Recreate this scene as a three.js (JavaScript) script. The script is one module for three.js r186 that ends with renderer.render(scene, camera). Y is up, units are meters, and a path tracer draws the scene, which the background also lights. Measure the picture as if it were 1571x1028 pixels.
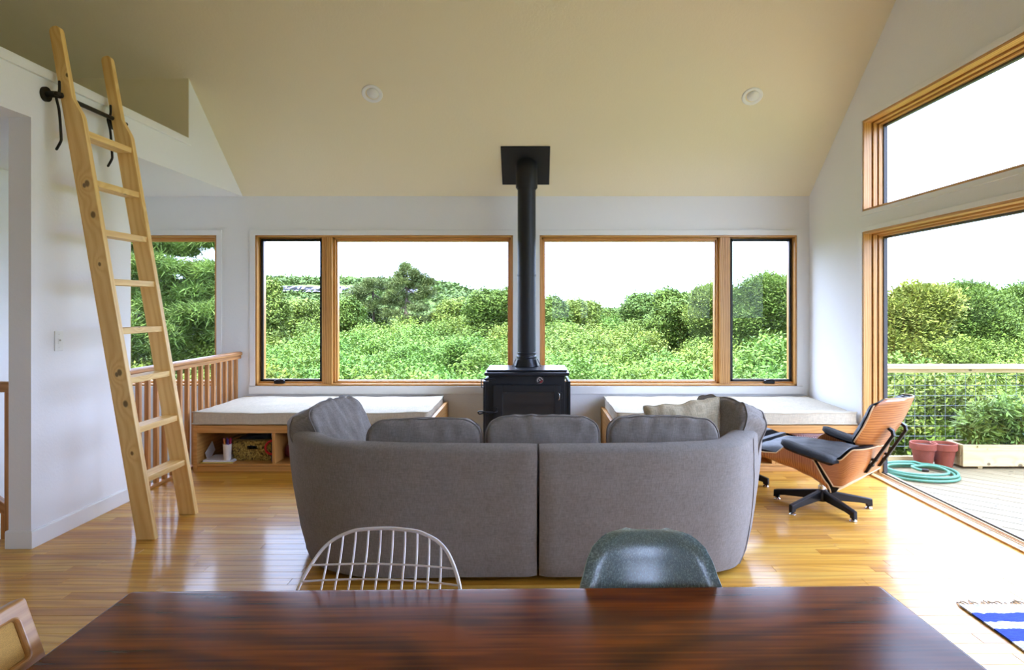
import * as THREE from 'three';
import { RoundedBoxGeometry } from 'three/addons/geometries/RoundedBoxGeometry.js';
import { mergeGeometries, toCreasedNormals, mergeVertices } from 'three/addons/utils/BufferGeometryUtils.js';
import { ImprovedNoise } from 'three/addons/math/ImprovedNoise.js';

// ---------------------------------------------------------------- camera, sky, exposure
const scene = new THREE.Scene();
const EYE = 1.35, F = 1040, PX = 816, PY = 467;                  // eye height, focal length and principal point in pixels of a 1571 x 1028 frame
const camera = new THREE.PerspectiveCamera(2 * Math.atan(514 / F) * 180 / Math.PI, 1571 / 1028, 0.05, 3000);
camera.position.set(0, EYE, 0);
camera.setViewOffset(1571, 1028, 785.5 - PX, 514 - PY, 1571, 1028);
const renderer = new THREE.WebGLRenderer({ antialias: true });
renderer.toneMapping = THREE.LinearToneMapping;
renderer.toneMappingExposure = 1.18;
renderer.shadowMap.enabled = true;
{ // overcast sky, brighter towards the zenith all the way round
  const W = 256, H = 128, d = new Float32Array(W * H * 4);
  const L0 = 6.0;
  for (let j = 0; j < H; j++) {
    const el = ((j + 0.5) / H - 0.5) * Math.PI, s = Math.max(0, Math.sin(el)), L = L0 * (1 + 1.3 * s) / 1.3;
    for (let i = 0; i < W; i++) {
      const k = (j * W + i) * 4, n = 1 + 0.02 * Math.sin(i / W * Math.PI * 6) * Math.cos(el * 3);
      d[k] = 0.77 * L * n; d[k + 1] = 0.96 * L * n; d[k + 2] = 1.43 * L * n; d[k + 3] = 1;
    }
  }
  const t = new THREE.DataTexture(d, W, H, THREE.RGBAFormat, THREE.FloatType);
  t.mapping = THREE.EquirectangularReflectionMapping; t.magFilter = THREE.LinearFilter; t.minFilter = THREE.LinearFilter; t.colorSpace = THREE.LinearSRGBColorSpace; t.needsUpdate = true;
  scene.background = t;
  const sun = new THREE.DirectionalLight(new THREE.Color(1, 0.95, 0.86), 12); // high hazy sun behind the house, softened by thin cloud
  sun.name = 'sun'; sun.position.set(-22, 60, 26); sun.target.position.set(0, 0, -8); sun.castShadow = true; sun.shadow.radius = 24; sun.shadow.mapSize.set(4096, 4096);
  Object.assign(sun.shadow.camera, { left: -50, right: 50, top: 50, bottom: -50, near: 1, far: 160 }); scene.add(sun, sun.target);
}

// ---------------------------------------------------------------- helpers
function rng(seed) { let a = seed >>> 0; return () => { a = (a + 0x6D2B79F5) | 0; let t = Math.imul(a ^ (a >>> 15), 1 | a); t = (t + Math.imul(t ^ (t >>> 7), 61 | t)) ^ t; return ((t ^ (t >>> 14)) >>> 0) / 4294967296; }; }
const R0 = rng(7);
const clamp = (x, a, b) => Math.min(b, Math.max(a, x));
const mix = (a, b, t) => a + (b - a) * t;
const sstep = (a, b, x) => { const t = clamp((x - a) / (b - a), 0, 1); return t * t * (3 - 2 * t); };
function lut(pts, x) { if (x <= pts[0][0]) return pts[0][1]; for (let i = 1; i < pts.length; i++) if (x <= pts[i][0]) { const [a, p] = pts[i - 1], [b, q] = pts[i]; const t = (x - a) / (b - a); return mix(p, q, t * t * (3 - 2 * t) * 0.5 + t * 0.5); } return pts[pts.length - 1][1]; }
const V = (X, y, Z) => new THREE.Vector3(X, y, -Z);              // Z counts metres in front of the camera
const imp = new ImprovedNoise();
const N3 = (x, y, z) => imp.noise(x, y, z);
const names = {};
function numbered(n) { const k = names[n] = (names[n] ?? -1) + 1; return k ? n + '_' + String(k).padStart(3, '0') : n; }
function thing(name, label, category, at = [0, 0, 0], turn = 0, group) {
  const o = new THREE.Group(); o.name = numbered(name); o.position.copy(V(...at)); o.rotation.y = turn;
  o.userData = { label, category }; if (group) o.userData.group = group;
  scene.add(o); return o;
}
function shade(m) { m.castShadow = true; m.receiveShadow = true; return m; }
function part(t, name, geo, mat, label, local) {                 // geo in world coordinates unless local
  if (Array.isArray(geo)) geo = merge(geo);
  if (!local && t.userData.category !== undefined) { geo.translate(-t.position.x, -t.position.y, -t.position.z); }
  const m = shade(new THREE.Mesh(geo, mat)); m.name = name; if (label) m.userData.label = label; t.add(m); return m;
}
const lpart = (t, name, geo, mat, label) => part(t, name, geo, mat, label, true);
function single(name, geo, mat, label, category, at, group) {
  if (Array.isArray(geo)) geo = merge(geo);
  const m = shade(new THREE.Mesh(geo, mat)); m.name = numbered(name); m.userData = { label, category }; if (group) m.userData.group = group;
  if (at) { const p = V(...at); geo.translate(-p.x, -p.y, -p.z); m.position.copy(p); }
  scene.add(m); return m;
}
function struct(name, geo, mat, label, category) {
  if (Array.isArray(geo)) geo = merge(geo);
  const m = shade(new THREE.Mesh(geo, mat)); m.name = name; m.userData = { kind: 'structure', label, category }; scene.add(m); return m;
}
function sgroup(name, label, category) { const g = new THREE.Group(); g.name = name; g.userData = { kind: 'structure', label, category }; scene.add(g); return g; }
function merge(list) {
  list = list.map((g) => { g = g.index ? g.toNonIndexed() : g; for (const k of Object.keys(g.attributes)) if (!['position', 'normal', 'uv'].includes(k)) g.deleteAttribute(k); if (!g.attributes.uv) g.setAttribute('uv', new THREE.BufferAttribute(new Float32Array(g.attributes.position.count * 2), 2)); return g; });
  return list.length === 1 ? list[0] : mergeGeometries(list);
}
function boxUV(g, along) {                                       // uv in metres, u along the longest side (or the given axis)
  if (g.index) g = g.toNonIndexed();
  g.computeBoundingBox(); const s = g.boundingBox.getSize(new THREE.Vector3()).toArray(), L = along ?? s.indexOf(Math.max(...s));
  const p = g.attributes.position, n = g.attributes.normal, uv = new Float32Array(p.count * 2), ou = R0() * 5, ov = R0() * 5;
  for (let i = 0; i < p.count; i += 3) {
    const nn = [0, 0, 0]; for (let k = 0; k < 3; k++) { nn[0] += Math.abs(n.getX(i + k)); nn[1] += Math.abs(n.getY(i + k)); nn[2] += Math.abs(n.getZ(i + k)); }
    const D = nn.indexOf(Math.max(...nn)), rest = [0, 1, 2].filter((a) => a !== D), ua = rest.includes(L) ? L : rest[0], va = rest.find((a) => a !== ua);
    for (let k = 0; k < 3; k++) { const q = [p.getX(i + k), p.getY(i + k), p.getZ(i + k)]; uv[(i + k) * 2] = q[ua] + ou; uv[(i + k) * 2 + 1] = q[va] + ov + D * 0.37; }
  }
  g.setAttribute('uv', new THREE.BufferAttribute(uv, 2)); return g;
}
function rb(w, h, d, r = 0.003, seg = 1) { return new RoundedBoxGeometry(w, h, d, seg, Math.min(r, w / 2.01, h / 2.01, d / 2.01)); }
function bx(X0, X1, y0, y1, Z0, Z1, r = 0.003, along, seg) {       // a box between those planes, edges eased
  const g = r > 0 ? rb(X1 - X0, y1 - y0, Z1 - Z0, r, seg) : new THREE.BoxGeometry(X1 - X0, y1 - y0, Z1 - Z0);
  g.translate((X0 + X1) / 2, (y0 + y1) / 2, -(Z0 + Z1) / 2); return boxUV(g, along);
}
function lb(cx, cy, cz, w, h, d, r = 0.003, along, seg) { const g = rb(w, h, d, r, seg); g.translate(cx, cy, cz); return boxUV(g, along); }
function bar(a, b, w, h, r = 0.002, up = new THREE.Vector3(0, 1, 0)) { // a board from a to b, w wide, h along up
  const d = b.clone().sub(a), L = d.length(), g = boxUV(rb(w, h, L, r), 2), z = d.normalize(), x = up.clone().cross(z).normalize(), y = z.clone().cross(x);
  g.applyMatrix4(new THREE.Matrix4().makeBasis(x, y, z).setPosition(a.clone().add(b).multiplyScalar(0.5))); return g;
}
function tube(pts, r, seg = 0, rad = 8, closed = false) {
  const c = pts.length === 2 && !closed ? new THREE.LineCurve3(pts[0], pts[1]) : new THREE.CatmullRomCurve3(pts, closed, 'catmullrom', 0.5);
  const g = new THREE.TubeGeometry(c, seg || Math.max(2, pts.length * 4), r, rad, closed);
  if (closed) return g;
  const caps = [0, 1].map((t) => { const s = new THREE.SphereGeometry(r, rad, 4); const p = c.getPoint(t); s.translate(p.x, p.y, p.z); return s; });
  return merge([g, ...caps]);
}
function cyl(r0, r1, h, seg = 24) { return new THREE.CylinderGeometry(r0, r1, h, seg); }
function lathe(pts, seg = 32) { return new THREE.LatheGeometry(pts.map((p) => new THREE.Vector2(p[0], p[1])), seg); }
function plate(fn, nu, nv, th, crease = 0.7, uvs = [1, 1]) {       // closed sheet of that thickness over fn(u, v)
  const A = [], B = [], e = 1e-3;
  for (let j = 0; j <= nv; j++) for (let i = 0; i <= nu; i++) {
    const u = i / nu, v = j / nv, p = fn(u, v), pu = fn(Math.min(1, u + e), v).sub(fn(Math.max(0, u - e), v)), pv = fn(u, Math.min(1, v + e)).sub(fn(u, Math.max(0, v - e)));
    const n = pu.cross(pv).normalize(); A.push(p); B.push(p.clone().addScaledVector(n, typeof th === 'function' ? th(u, v) : th));
  }
  const pos = [], uv = [], W = nu + 1, id = (i, j) => j * W + i;
  const tri = (L, a, b, c) => { for (const k of [a, b, c]) { const q = L[k[0]][k[1]]; pos.push(q.x, q.y, q.z); uv.push((k[1] % W) / nu * uvs[0], Math.floor(k[1] / W) / nv * uvs[1]); } };
  const L = [A, B];
  for (let j = 0; j < nv; j++) for (let i = 0; i < nu; i++) {
    const a = id(i, j), b = id(i + 1, j), c = id(i + 1, j + 1), d = id(i, j + 1);
    tri(L, [1, a], [1, b], [1, c]); tri(L, [1, a], [1, c], [1, d]); tri(L, [0, a], [0, c], [0, b]); tri(L, [0, a], [0, d], [0, c]);
  }
  const edge = (a, b) => { tri(L, [0, a], [0, b], [1, b]); tri(L, [0, a], [1, b], [1, a]); };
  for (let i = 0; i < nu; i++) { edge(id(i, 0), id(i + 1, 0)); edge(id(i + 1, nv), id(i, nv)); }
  for (let j = 0; j < nv; j++) { edge(id(0, j + 1), id(0, j)); edge(id(nu, j), id(nu, j + 1)); }
  const g = new THREE.BufferGeometry(); g.setAttribute('position', new THREE.Float32BufferAttribute(pos, 3)); g.setAttribute('uv', new THREE.Float32BufferAttribute(uv, 2)); g.computeVertexNormals();
  return toCreasedNormals(g, crease);
}
function gridGeo(fn, nu, nv, uvs = [1, 1], closeU = false) {       // open grid, smooth
  const g = new THREE.PlaneGeometry(1, 1, nu, nv), p = g.attributes.position, uv = g.attributes.uv;
  for (let i = 0; i < p.count; i++) { const q = fn(uv.getX(i), uv.getY(i)); p.setXYZ(i, q.x, q.y, q.z); uv.setXY(i, uv.getX(i) * uvs[0], uv.getY(i) * uvs[1]); }
  g.computeVertexNormals(); return g;
}

// ---------------------------------------------------------------- textures
const hashes = new Map();
function lattice(seed) { if (!hashes.has(seed)) { const r = rng(seed * 977 + 13), a = new Float32Array(65536); for (let i = 0; i < a.length; i++) a[i] = r(); hashes.set(seed, a); } return hashes.get(seed); }
function pn(x, y, px, py, seed) {                                  // periodic value noise, 0..1
  const a = lattice(seed), X = Math.floor(x), Y = Math.floor(y), fx = x - X, fy = y - Y, sx = fx * fx * (3 - 2 * fx), sy = fy * fy * (3 - 2 * fy);
  const h = (i, j) => a[((((i % px) + px) % px) * 251 + (((j % py) + py) % py) * 1013) & 65535];
  return mix(mix(h(X, Y), h(X + 1, Y), sx), mix(h(X, Y + 1), h(X + 1, Y + 1), sx), sy);
}
function fbm(u, v, px, py, seed, oct = 3) { let s = 0, a = 0.5, t = 0; for (let o = 0; o < oct; o++) { s += a * pn(u * px, v * py, px, py, seed + o); t += a; a *= 0.5; px *= 2; py *= 2; } return s / t; }
function tex(w, h, fn, { srgb = true, size = [1, 1] } = {}) {      // fn(u, v) gives 0..1 colours; size in metres
  const d = new Uint8Array(w * h * 4);
  for (let j = 0; j < h; j++) for (let i = 0; i < w; i++) { const c = fn((i + 0.5) / w, (j + 0.5) / h), k = (j * w + i) * 4; if (typeof c === 'number') d[k] = d[k + 1] = d[k + 2] = clamp(c, 0, 1) * 255; else for (let q = 0; q < 3; q++) d[k + q] = clamp(c[q], 0, 1) * 255; d[k + 3] = 255; }
  const t = new THREE.DataTexture(d, w, h); t.wrapS = t.wrapT = THREE.RepeatWrapping; t.magFilter = THREE.LinearFilter; t.minFilter = THREE.LinearMipmapLinearFilter; t.generateMipmaps = true;
  t.repeat.set(1 / size[0], 1 / size[1]); if (srgb) t.colorSpace = THREE.SRGBColorSpace; t.needsUpdate = true; return t;
}
const hex = (h) => [(h >> 16 & 255) / 255, (h >> 8 & 255) / 255, (h & 255) / 255];
const cmix = (a, b, t) => [0, 1, 2].map((i) => mix(a[i], b[i], t));
function woodTex({ light, dark, seed, rings = 10, warp = 1.2, sharp = 1.5, ringAmt = 0.6, streak = 0.35, size = [1.2, 0.3], w = 1024, h = 256, knots = 0 }) {
  const a = hex(light), b = hex(dark), r = rng(seed * 31 + 5), kn = Array.from({ length: knots }, () => [r(), r(), 0.010 + 0.008 * r()]);
  return tex(w, h, (u, v) => {
    let k = 0, push = 0;
    for (const [ku, kv, kr] of kn) { let du = Math.abs(u - ku), dv = Math.abs(v - kv); du = Math.min(du, 1 - du) * size[0]; dv = Math.min(dv, 1 - dv) * size[1]; const q = Math.hypot(du * 0.7, dv); k = Math.max(k, 1 - sstep(kr * 0.5, kr, q)); push += Math.exp(-q * q / (kr * kr * 9)) * 1.6; }
    const wv = (fbm(u, v, 2, 3, seed, 3) - 0.5) * warp * 3 + push, g = 0.5 + 0.5 * Math.sin(2 * Math.PI * (v * rings + wv));
    const s = pn(u * 10, v * 160, 10, 160, seed + 9) * 0.6 + pn(u * 24, v * 60, 24, 60, seed + 10) * 0.4, tone = fbm(u, v, 3, 6, seed + 20, 2);
    let t = Math.pow(g, sharp) * ringAmt + (s - 0.35) * streak + (tone - 0.5) * 0.3;
    let c = cmix(a, b, clamp(t, 0, 1)); if (k > 0) c = cmix(c, b.map((x) => x * 0.5), k * 0.85); return c;
  }, { size });
}
function weaveTex(color, contrast, seed, size = 0.5, n = 512, threads = 140) {
  const c = hex(color);
  return tex(n, n, (u, v) => {
    const a = pn(u * 24, v * threads, 24, threads, seed), b = pn(u * threads, v * 24, threads, 24, seed + 1), f = pn(u * 256, v * 256, 256, 256, seed + 2), big = fbm(u, v, 4, 4, seed + 3, 2);
    const k = 1 + contrast * ((a + b - 1) * 0.8 + (f - 0.5) * 0.7 + (big - 0.5) * 0.3); return c.map((x) => x * k);
  }, { size: [size, size] });
}
function bumpTex(fn, n = 256, size = [1, 1]) { return tex(n, n, fn, { srgb: false, size }); }
const weaveBump = bumpTex((u, v) => 0.5 + 0.25 * Math.sin(u * Math.PI * 2 * 64) + 0.25 * Math.sin(v * Math.PI * 2 * 64) + 0.2 * (pn(u * 64, v * 64, 64, 64, 71) - 0.5), 512, [0.12, 0.12]);
const leatherBump = bumpTex((u, v) => fbm(u, v, 40, 40, 55, 3), 256, [0.15, 0.15]);
const paintBump = bumpTex((u, v) => fbm(u, v, 48, 48, 91, 3), 256, [0.5, 0.5]);
const grainBump = bumpTex((u, v) => pn(u * 12, v * 128, 12, 128, 33) * 0.7 + fbm(u, v, 4, 12, 34, 2) * 0.3, 256, [0.8, 0.2]);

const std = (o) => new THREE.MeshStandardMaterial(o);
const phy = (o) => new THREE.MeshPhysicalMaterial(o);
const M = {};
M.wall = std({ color: 0xf1f1f0, roughness: 0.85, bumpMap: paintBump, bumpScale: 0.0006 });
M.ceil = std({ color: 0xefe4c4, roughness: 0.9, bumpMap: paintBump, bumpScale: 0.0006 });
M.trim = std({ color: 0xf0f0ee, roughness: 0.45 });
M.fir = phy({ map: woodTex({ light: 0xd6a25c, dark: 0xa0641f, seed: 11, rings: 16, warp: 0.5, ringAmt: 0.55, streak: 0.4 }), roughness: 0.35, clearcoat: 0.3, clearcoatRoughness: 0.25 });
M.firDark = std({ color: 0xa87436, roughness: 0.6 });
M.black = std({ color: 0x0d0e10, roughness: 0.45 });
M.alu = std({ color: 0x3a3b40, roughness: 0.4, metalness: 0.3 });
M.glass = phy({ color: 0xffffff, transmission: 1, thickness: 0, roughness: 0, ior: 1.5, specularIntensity: 0.16 });
M.pine = std({ map: woodTex({ light: 0xf8d288, dark: 0xdca658, seed: 21, rings: 5, warp: 0.5, ringAmt: 0.35, streak: 0.3, size: [1.1, 0.22], knots: 4 }), roughness: 0.5, bumpMap: grainBump, bumpScale: 0.0004 });
M.rail = std({ map: woodTex({ light: 0xc98f55, dark: 0x96602c, seed: 31, rings: 9, warp: 0.6, ringAmt: 0.5 }), roughness: 0.4 });
M.bench = std({ map: woodTex({ light: 0xcb9552, dark: 0xa8702f, seed: 41, rings: 9, warp: 0.9, ringAmt: 0.4 }), roughness: 0.45 });
const oakMap = woodTex({ light: 0xd6a648, dark: 0xa9772a, seed: 51, rings: 6, warp: 1.1, ringAmt: 0.5, streak: 0.4, size: [1.6, 0.32], w: 1024, h: 512 });
const floorBump = bumpTex((u, v) => 0.8 * fbm(u, v, 10, 10, 61, 3) + 0.2 * pn(u * 16, v * 128, 16, 128, 62), 512, [1.1, 1.1]);
M.oak = [0xffffff, 0xf1e2c8, 0xfff6e6, 0xe4d0b2, 0xf6ead0].map((c) => phy({ color: c, map: oakMap, roughness: 0.42, bumpMap: floorBump, bumpScale: 0.0012, specularIntensity: 0.3, clearcoat: 0.35, clearcoatRoughness: 0.13 }));
M.deck = [0xffffff, 0xf6efdf, 0xfff6e8, 0xeee4d0].map((c) => std({ color: c, map: M.pineDeck ??= woodTex({ light: 0x857a60, dark: 0x63563a, seed: 81, rings: 8, warp: 0.7, ringAmt: 0.35, streak: 0.3, size: [1.5, 0.3], knots: 4 }), roughness: 0.7 }));
delete M.pineDeck;
M.cedar = std({ map: woodTex({ light: 0xc2aa7a, dark: 0xa68a56, seed: 86, rings: 5, warp: 0.8, ringAmt: 0.35, size: [1.0, 0.25], knots: 4 }), roughness: 0.65 });
M.sofa = std({ map: weaveTex(0x8f8883, 0.13, 101, 0.35), roughness: 0.95, bumpMap: weaveBump, bumpScale: 0.0008 });
M.canvas = std({ map: weaveTex(0xcdc2ab, 0.09, 111, 0.5, 512, 140), roughness: 0.95, bumpMap: weaveBump, bumpScale: 0.0008 });
M.linen = std({ map: weaveTex(0xcbbda0, 0.14, 121), roughness: 0.95, bumpMap: weaveBump, bumpScale: 0.0008 });
M.leather = phy({ color: 0x08080a, roughness: 0.42, specularIntensity: 0.55, bumpMap: leatherBump, bumpScale: 0.0015 });
M.iron = std({ color: 0x1a1c20, roughness: 0.5, metalness: 0.2 });
M.ironTop = std({ color: 0x2a2c31, roughness: 0.28, metalness: 0.5 });
M.chrome = std({ color: 0xd8d8dc, roughness: 0.15, metalness: 1 });
M.bronze = std({ color: 0x2b2620, roughness: 0.5, metalness: 0.5 });
M.rosewood = phy({ map: woodTex({ light: 0xc8834a, dark: 0x84431c, seed: 131, rings: 26, warp: 1.2, ringAmt: 0.5, streak: 0.5, size: [0.8, 0.4], w: 1024, h: 512 }), roughness: 0.35, clearcoat: 0.4, clearcoatRoughness: 0.2 });
M.plyEdge = std({ color: 0xdcb98a, roughness: 0.5 });
M.castAlu = std({ color: 0x17171a, roughness: 0.42, metalness: 0.3 });
M.wire = std({ color: 0xf2f2fa, roughness: 0.3, metalness: 0.45 });
M.fibre = phy({ map: tex(1024, 1024, (u, v) => { const a = pn(u * 400, v * 130, 400, 130, 141), b = pn(u * 130, v * 400, 130, 400, 142), c = pn((u + v) * 120, (u - v) * 120, 120, 120, 143), k = Math.max(a, b) * 0.7 + c * 0.3; return cmix(hex(0x466a76), hex(0x98bcc8), sstep(0.45, 0.95, k)); }, { size: [0.45, 0.45] }), roughness: 0.3, ior: 1.9, clearcoat: 1, clearcoatRoughness: 0.2 });
M.teak = phy({ map: woodTex({ light: 0xc79458, dark: 0x9a6430, seed: 151, rings: 12, warp: 0.6, ringAmt: 0.45 }), roughness: 0.3, clearcoat: 0.4, clearcoatRoughness: 0.2 });
M.tan = std({ map: weaveTex(0xc79b4e, 0.2, 155, 0.2), roughness: 0.8 });
M.white = std({ color: 0xeeeeea, roughness: 0.5 });
M.paper = std({ color: 0xe8e6ea, roughness: 0.8 });
M.bark = std({ color: 0x4a3d33, roughness: 0.9 });
M.terra = std({ map: tex(256, 256, (u, v) => cmix(hex(0x8e4024), hex(0x6c2e1c), fbm(u, v, 6, 6, 161, 4)), { size: [0.3, 0.3] }), roughness: 0.85 });
M.soil = std({ color: 0x4a3c30, roughness: 1 });

// ---------------------------------------------------------------- the room shell
const XL = -2.77, XR = 2.66, ZF = 6.5, ZN = -1.3, XO = -4.05;       // left wall plane, right wall plane, window wall, wall behind the camera, stairwell wall
const ceilY = (Z) => (Z > 2.6 ? 2.3875 + 0.765 * (6.5 - Z) : 5.371 - 0.765 * (2.6 - Z));
function wallGeo(outline, holes, th) {
  const s = new THREE.Shape(outline.map((p) => new THREE.Vector2(p[0], p[1])));
  for (const [a, b, c, d] of holes) s.holes.push(new THREE.Path([[a, c], [a, d], [b, d], [b, c]].map((p) => new THREE.Vector2(p[0], p[1]))));
  return new THREE.ExtrudeGeometry(s, { depth: th, bevelEnabled: false });
}
const sideM = (X) => new THREE.Matrix4().makeBasis(new THREE.Vector3(0, 0, -1), new THREE.Vector3(0, 1, 0), new THREE.Vector3(1, 0, 0)).setPosition(X, 0, 0);

const W1 = [-2.65, -0.181, 0.569, 2.0125], W2 = [0.075, 2.5375, 0.569, 2.0125], W0 = [-3.98, -3.02, 0.569, 2.0125];
const D1 = [0.9, 5.44, 0.0, 1.931], U1 = [1.9, 5.44, 2.093, 2.821];  // door and upper window in the right wall: Z0, Z1, y0, y1
struct('wall_far', wallGeo([[-5.37, -2.8], [2.83, -2.8], [2.83, 2.46], [-5.37, 2.46]], [W1, W2, W0].map((w) => w), 0.17).translate(0, 0, -ZF - 0.17), M.wall, 'white wall with the wide wooden windows behind the wood stove', 'wall');
struct('wall_right', wallGeo([[ZN - 0.17, -2.8], [6.66, -2.8], [6.66, 2.33], [2.6, 5.43], [ZN - 0.17, 2.45]], [[D1[0], D1[1], -0.03, D1[3]], U1], 0.17).applyMatrix4(sideM(XR)), M.wall, 'white gable wall around the large glass door and upper window', 'wall');
struct('wall_stair', wallGeo([[ZN - 0.17, -2.8], [6.5, -2.8], [6.5, 2.4], [ZN - 0.17, 2.4]], [], 0.17).applyMatrix4(sideM(XO - 0.17)), M.wall, 'white wall on the far side of the stairwell', 'wall');
struct('wall_loft_side', wallGeo([[ZN - 0.17, 2.3], [6.66, 2.3], [6.66, 2.33], [2.6, 5.43], [ZN - 0.17, 2.45]], [], 0.17).applyMatrix4(sideM(-5.37)), M.ceil, 'dark end wall of the loft, far left', 'wall');
struct('wall_near', wallGeo([[-5.37, -2.8], [2.83, -2.8], [2.83, 2.46], [-5.37, 2.46]], [[0.38, 0.86, 0.8, 2.0], [1.0, 1.26, 0.8, 2.0]], 0.17).translate(0, 0, -ZN), M.wall, 'white wall with two windows behind the dining table', 'wall');
struct('wall_left', wallGeo([[ZN, 2.385], [0.6, 2.385], [0.6, 0], [0.72, 0], [0.72, 2.385], [3.75, 2.385], [3.75, 0], [4.68, 0], [4.68, 2.385], [6.5, 2.385], [5.477, 3.17], [5.477, 2.66], [ZN, 2.66]], [], 0.125).applyMatrix4(sideM(XL - 0.125)), M.wall, 'white wall below the loft with the wooden ladder leaning on it', 'wall');
struct('wall_loft', wallGeo([[-5.2, 2.5], [XL - 0.003, 2.5], [XL - 0.003, 3.2], [-5.2, 3.2]], [], 0.12).translate(0, 0, -5.592), M.ceil, 'low end wall of the dark loft under the sloped ceiling', 'wall');
struct('floor_loft', bx(-5.2, XL - 0.125, 2.385, 2.56, ZN, 6.5, 0), M.wall, 'flat white soffit under the loft', 'floor');
struct('trim_1', [bx(XL - 0.14, XL + 0.018, 2.632, 2.682, ZN, 5.477, 0.004), bx(XL - 0.13, XL + 0.012, 2.682, 2.69, ZN, 5.477, 0.002)], M.trim, 'white cap board along the edge of the loft', 'trim');
{
  const s = new THREE.Shape([[6.72, 2.219], [2.6, 5.371], [ZN - 0.2, 2.234], [ZN - 0.2, 2.48], [2.6, 5.63], [6.72, 2.47]].map((p) => new THREE.Vector2(...p)));
  struct('ceiling', new THREE.ExtrudeGeometry(s, { depth: 8.26, bevelEnabled: false }).applyMatrix4(sideM(-5.4)), M.ceil, 'smooth sloped ceiling rising from the window wall to the ridge', 'ceiling');
}
const BB = [bx(XL - 0.137, XL + 0.014, 0, 0.092, 3.736, 4.694, 0.003), bx(XL - 0.137, XL + 0.010, 0.092, 0.097, 3.74, 4.69, 0.001)];
struct('baseboard_left', BB, M.trim, 'white baseboard around the foot of the short wall by the ladder', 'baseboard');
struct('baseboard_far', [bx(-0.80, 0.66, 0, 0.092, 6.486, 6.5, 0.003)], M.trim, 'white baseboard below the windows behind the stove', 'baseboard');
// floor: boards along X, each its own piece where they show
{
  const fl = struct('floor', [bx(XL - 0.06, XR + 0.05, -0.28, -0.02, ZN, ZF, 0), bx(XO, XL - 0.06, -0.28, -0.02, ZN, 3.92, 0)], M.firDark, 'varnished strip oak floor', 'floor');
  const P = 0.08, rest = M.oak.map(() => []), cache = new Map();
  const plank = (L, k) => {
    const key = L.toFixed(3) + k; if (cache.has(key)) return cache.get(key);
    const w = P - 0.0013, e = 0.0009, g = new THREE.BufferGeometry(), a = L / 2 - 0.0005, b = w / 2, pos = [];
    const q = (A, B, C, D) => pos.push(...A, ...B, ...C, ...A, ...C, ...D);
    const lo = [[-a, -0.02, b], [a, -0.02, b], [a, -0.02, -b], [-a, -0.02, -b]], mi = lo.map((p) => [p[0], -e, p[2]]), hi = [[-a + e, 0, b - e], [a - e, 0, b - e], [a - e, 0, -b + e], [-a + e, 0, -b + e]];
    for (let i = 0; i < 4; i++) { const j = (i + 1) % 4; q(lo[i], lo[j], mi[j], mi[i]); q(mi[i], mi[j], hi[j], hi[i]); } q(hi[0], hi[1], hi[2], hi[3]);
    g.setAttribute('position', new THREE.Float32BufferAttribute(pos, 3)); g.computeVertexNormals(); boxUV(g, 0); cache.set(key, g); return g;
  };
  const r = rng(501); let n = 0;
  for (let row = 0; row * P < ZF - ZN - 0.01; row++) {
    const Zc = ZN + (row + 0.5) * P, x0 = Zc < 3.9 ? XO : XL - 0.06, x1 = XR + 0.045; let x = x0 - r() * 0.9;
    while (x < x1 - 0.01) {
      let L = 0.5 + 0.2 * Math.floor(r() * 7); let a = Math.max(x, x0), b = Math.min(x + L, x1); if (x1 - b < 0.2) b = x1; if (b - a < 0.12) { x += L; continue; }
      const k = Math.floor(r() * 3), m = Math.floor(r() * 5), g = plank(Math.round((b - a) * 1000) / 1000, k), Xc = (a + b) / 2;
      const seen = Zc > 2.0 && Zc < 5.6 && Math.abs(Xc - 0) < 0.8 * Zc + 0.7 && n < 299 && !(Zc > 3.4 && Zc < 4.3 && Math.abs(Xc) < 0.9);
      if (seen) { const o = shade(new THREE.Mesh(g, M.oak[m])); o.name = n ? 'plank_' + String(n).padStart(3, '0') : 'plank'; o.position.set(Xc, 0, -Zc); fl.add(o); n++; }
      else rest[m].push(g.clone().translate(Xc, 0, -Zc));
      x = b;
    }
  }
  rest.forEach((l, i) => { const o = part(fl, 'floor_planks', l, M.oak[i], undefined, true); o.userData.kind = 'stuff'; });
}
// stairwell: lower floor and steps
struct('floor_lower', bx(XO - 0.1, 2.7, -2.8, -2.6, ZN, 6.5, 0), M.oak[1], 'floor of the storey below, under the stairwell', 'floor');
struct('wall_stair_inner', bx(XL - 0.07, XL - 0.06, -2.6, -0.28, 3.9, 6.5, 0), M.wall, 'white wall below the stair railing', 'wall');
{
  const st = sgroup('stairs', 'wooden stairs going down behind the short wall', 'stairs');
  for (let i = 0; i < 9; i++) { part(st, 'step', bx(XO + 0.02, XL - 0.14, -0.27 - i * 0.2, -0.23 - i * 0.2, 3.95 + i * 0.25, 4.22 + i * 0.25, 0.006), M.oak[0], undefined, true); part(st, 'riser', bx(XO + 0.02, XL - 0.14, -0.45 - i * 0.2, -0.27 - i * 0.2, 4.2 + i * 0.25, 4.22 + i * 0.25, 0.002), M.trim, undefined, true); }
}

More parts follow.
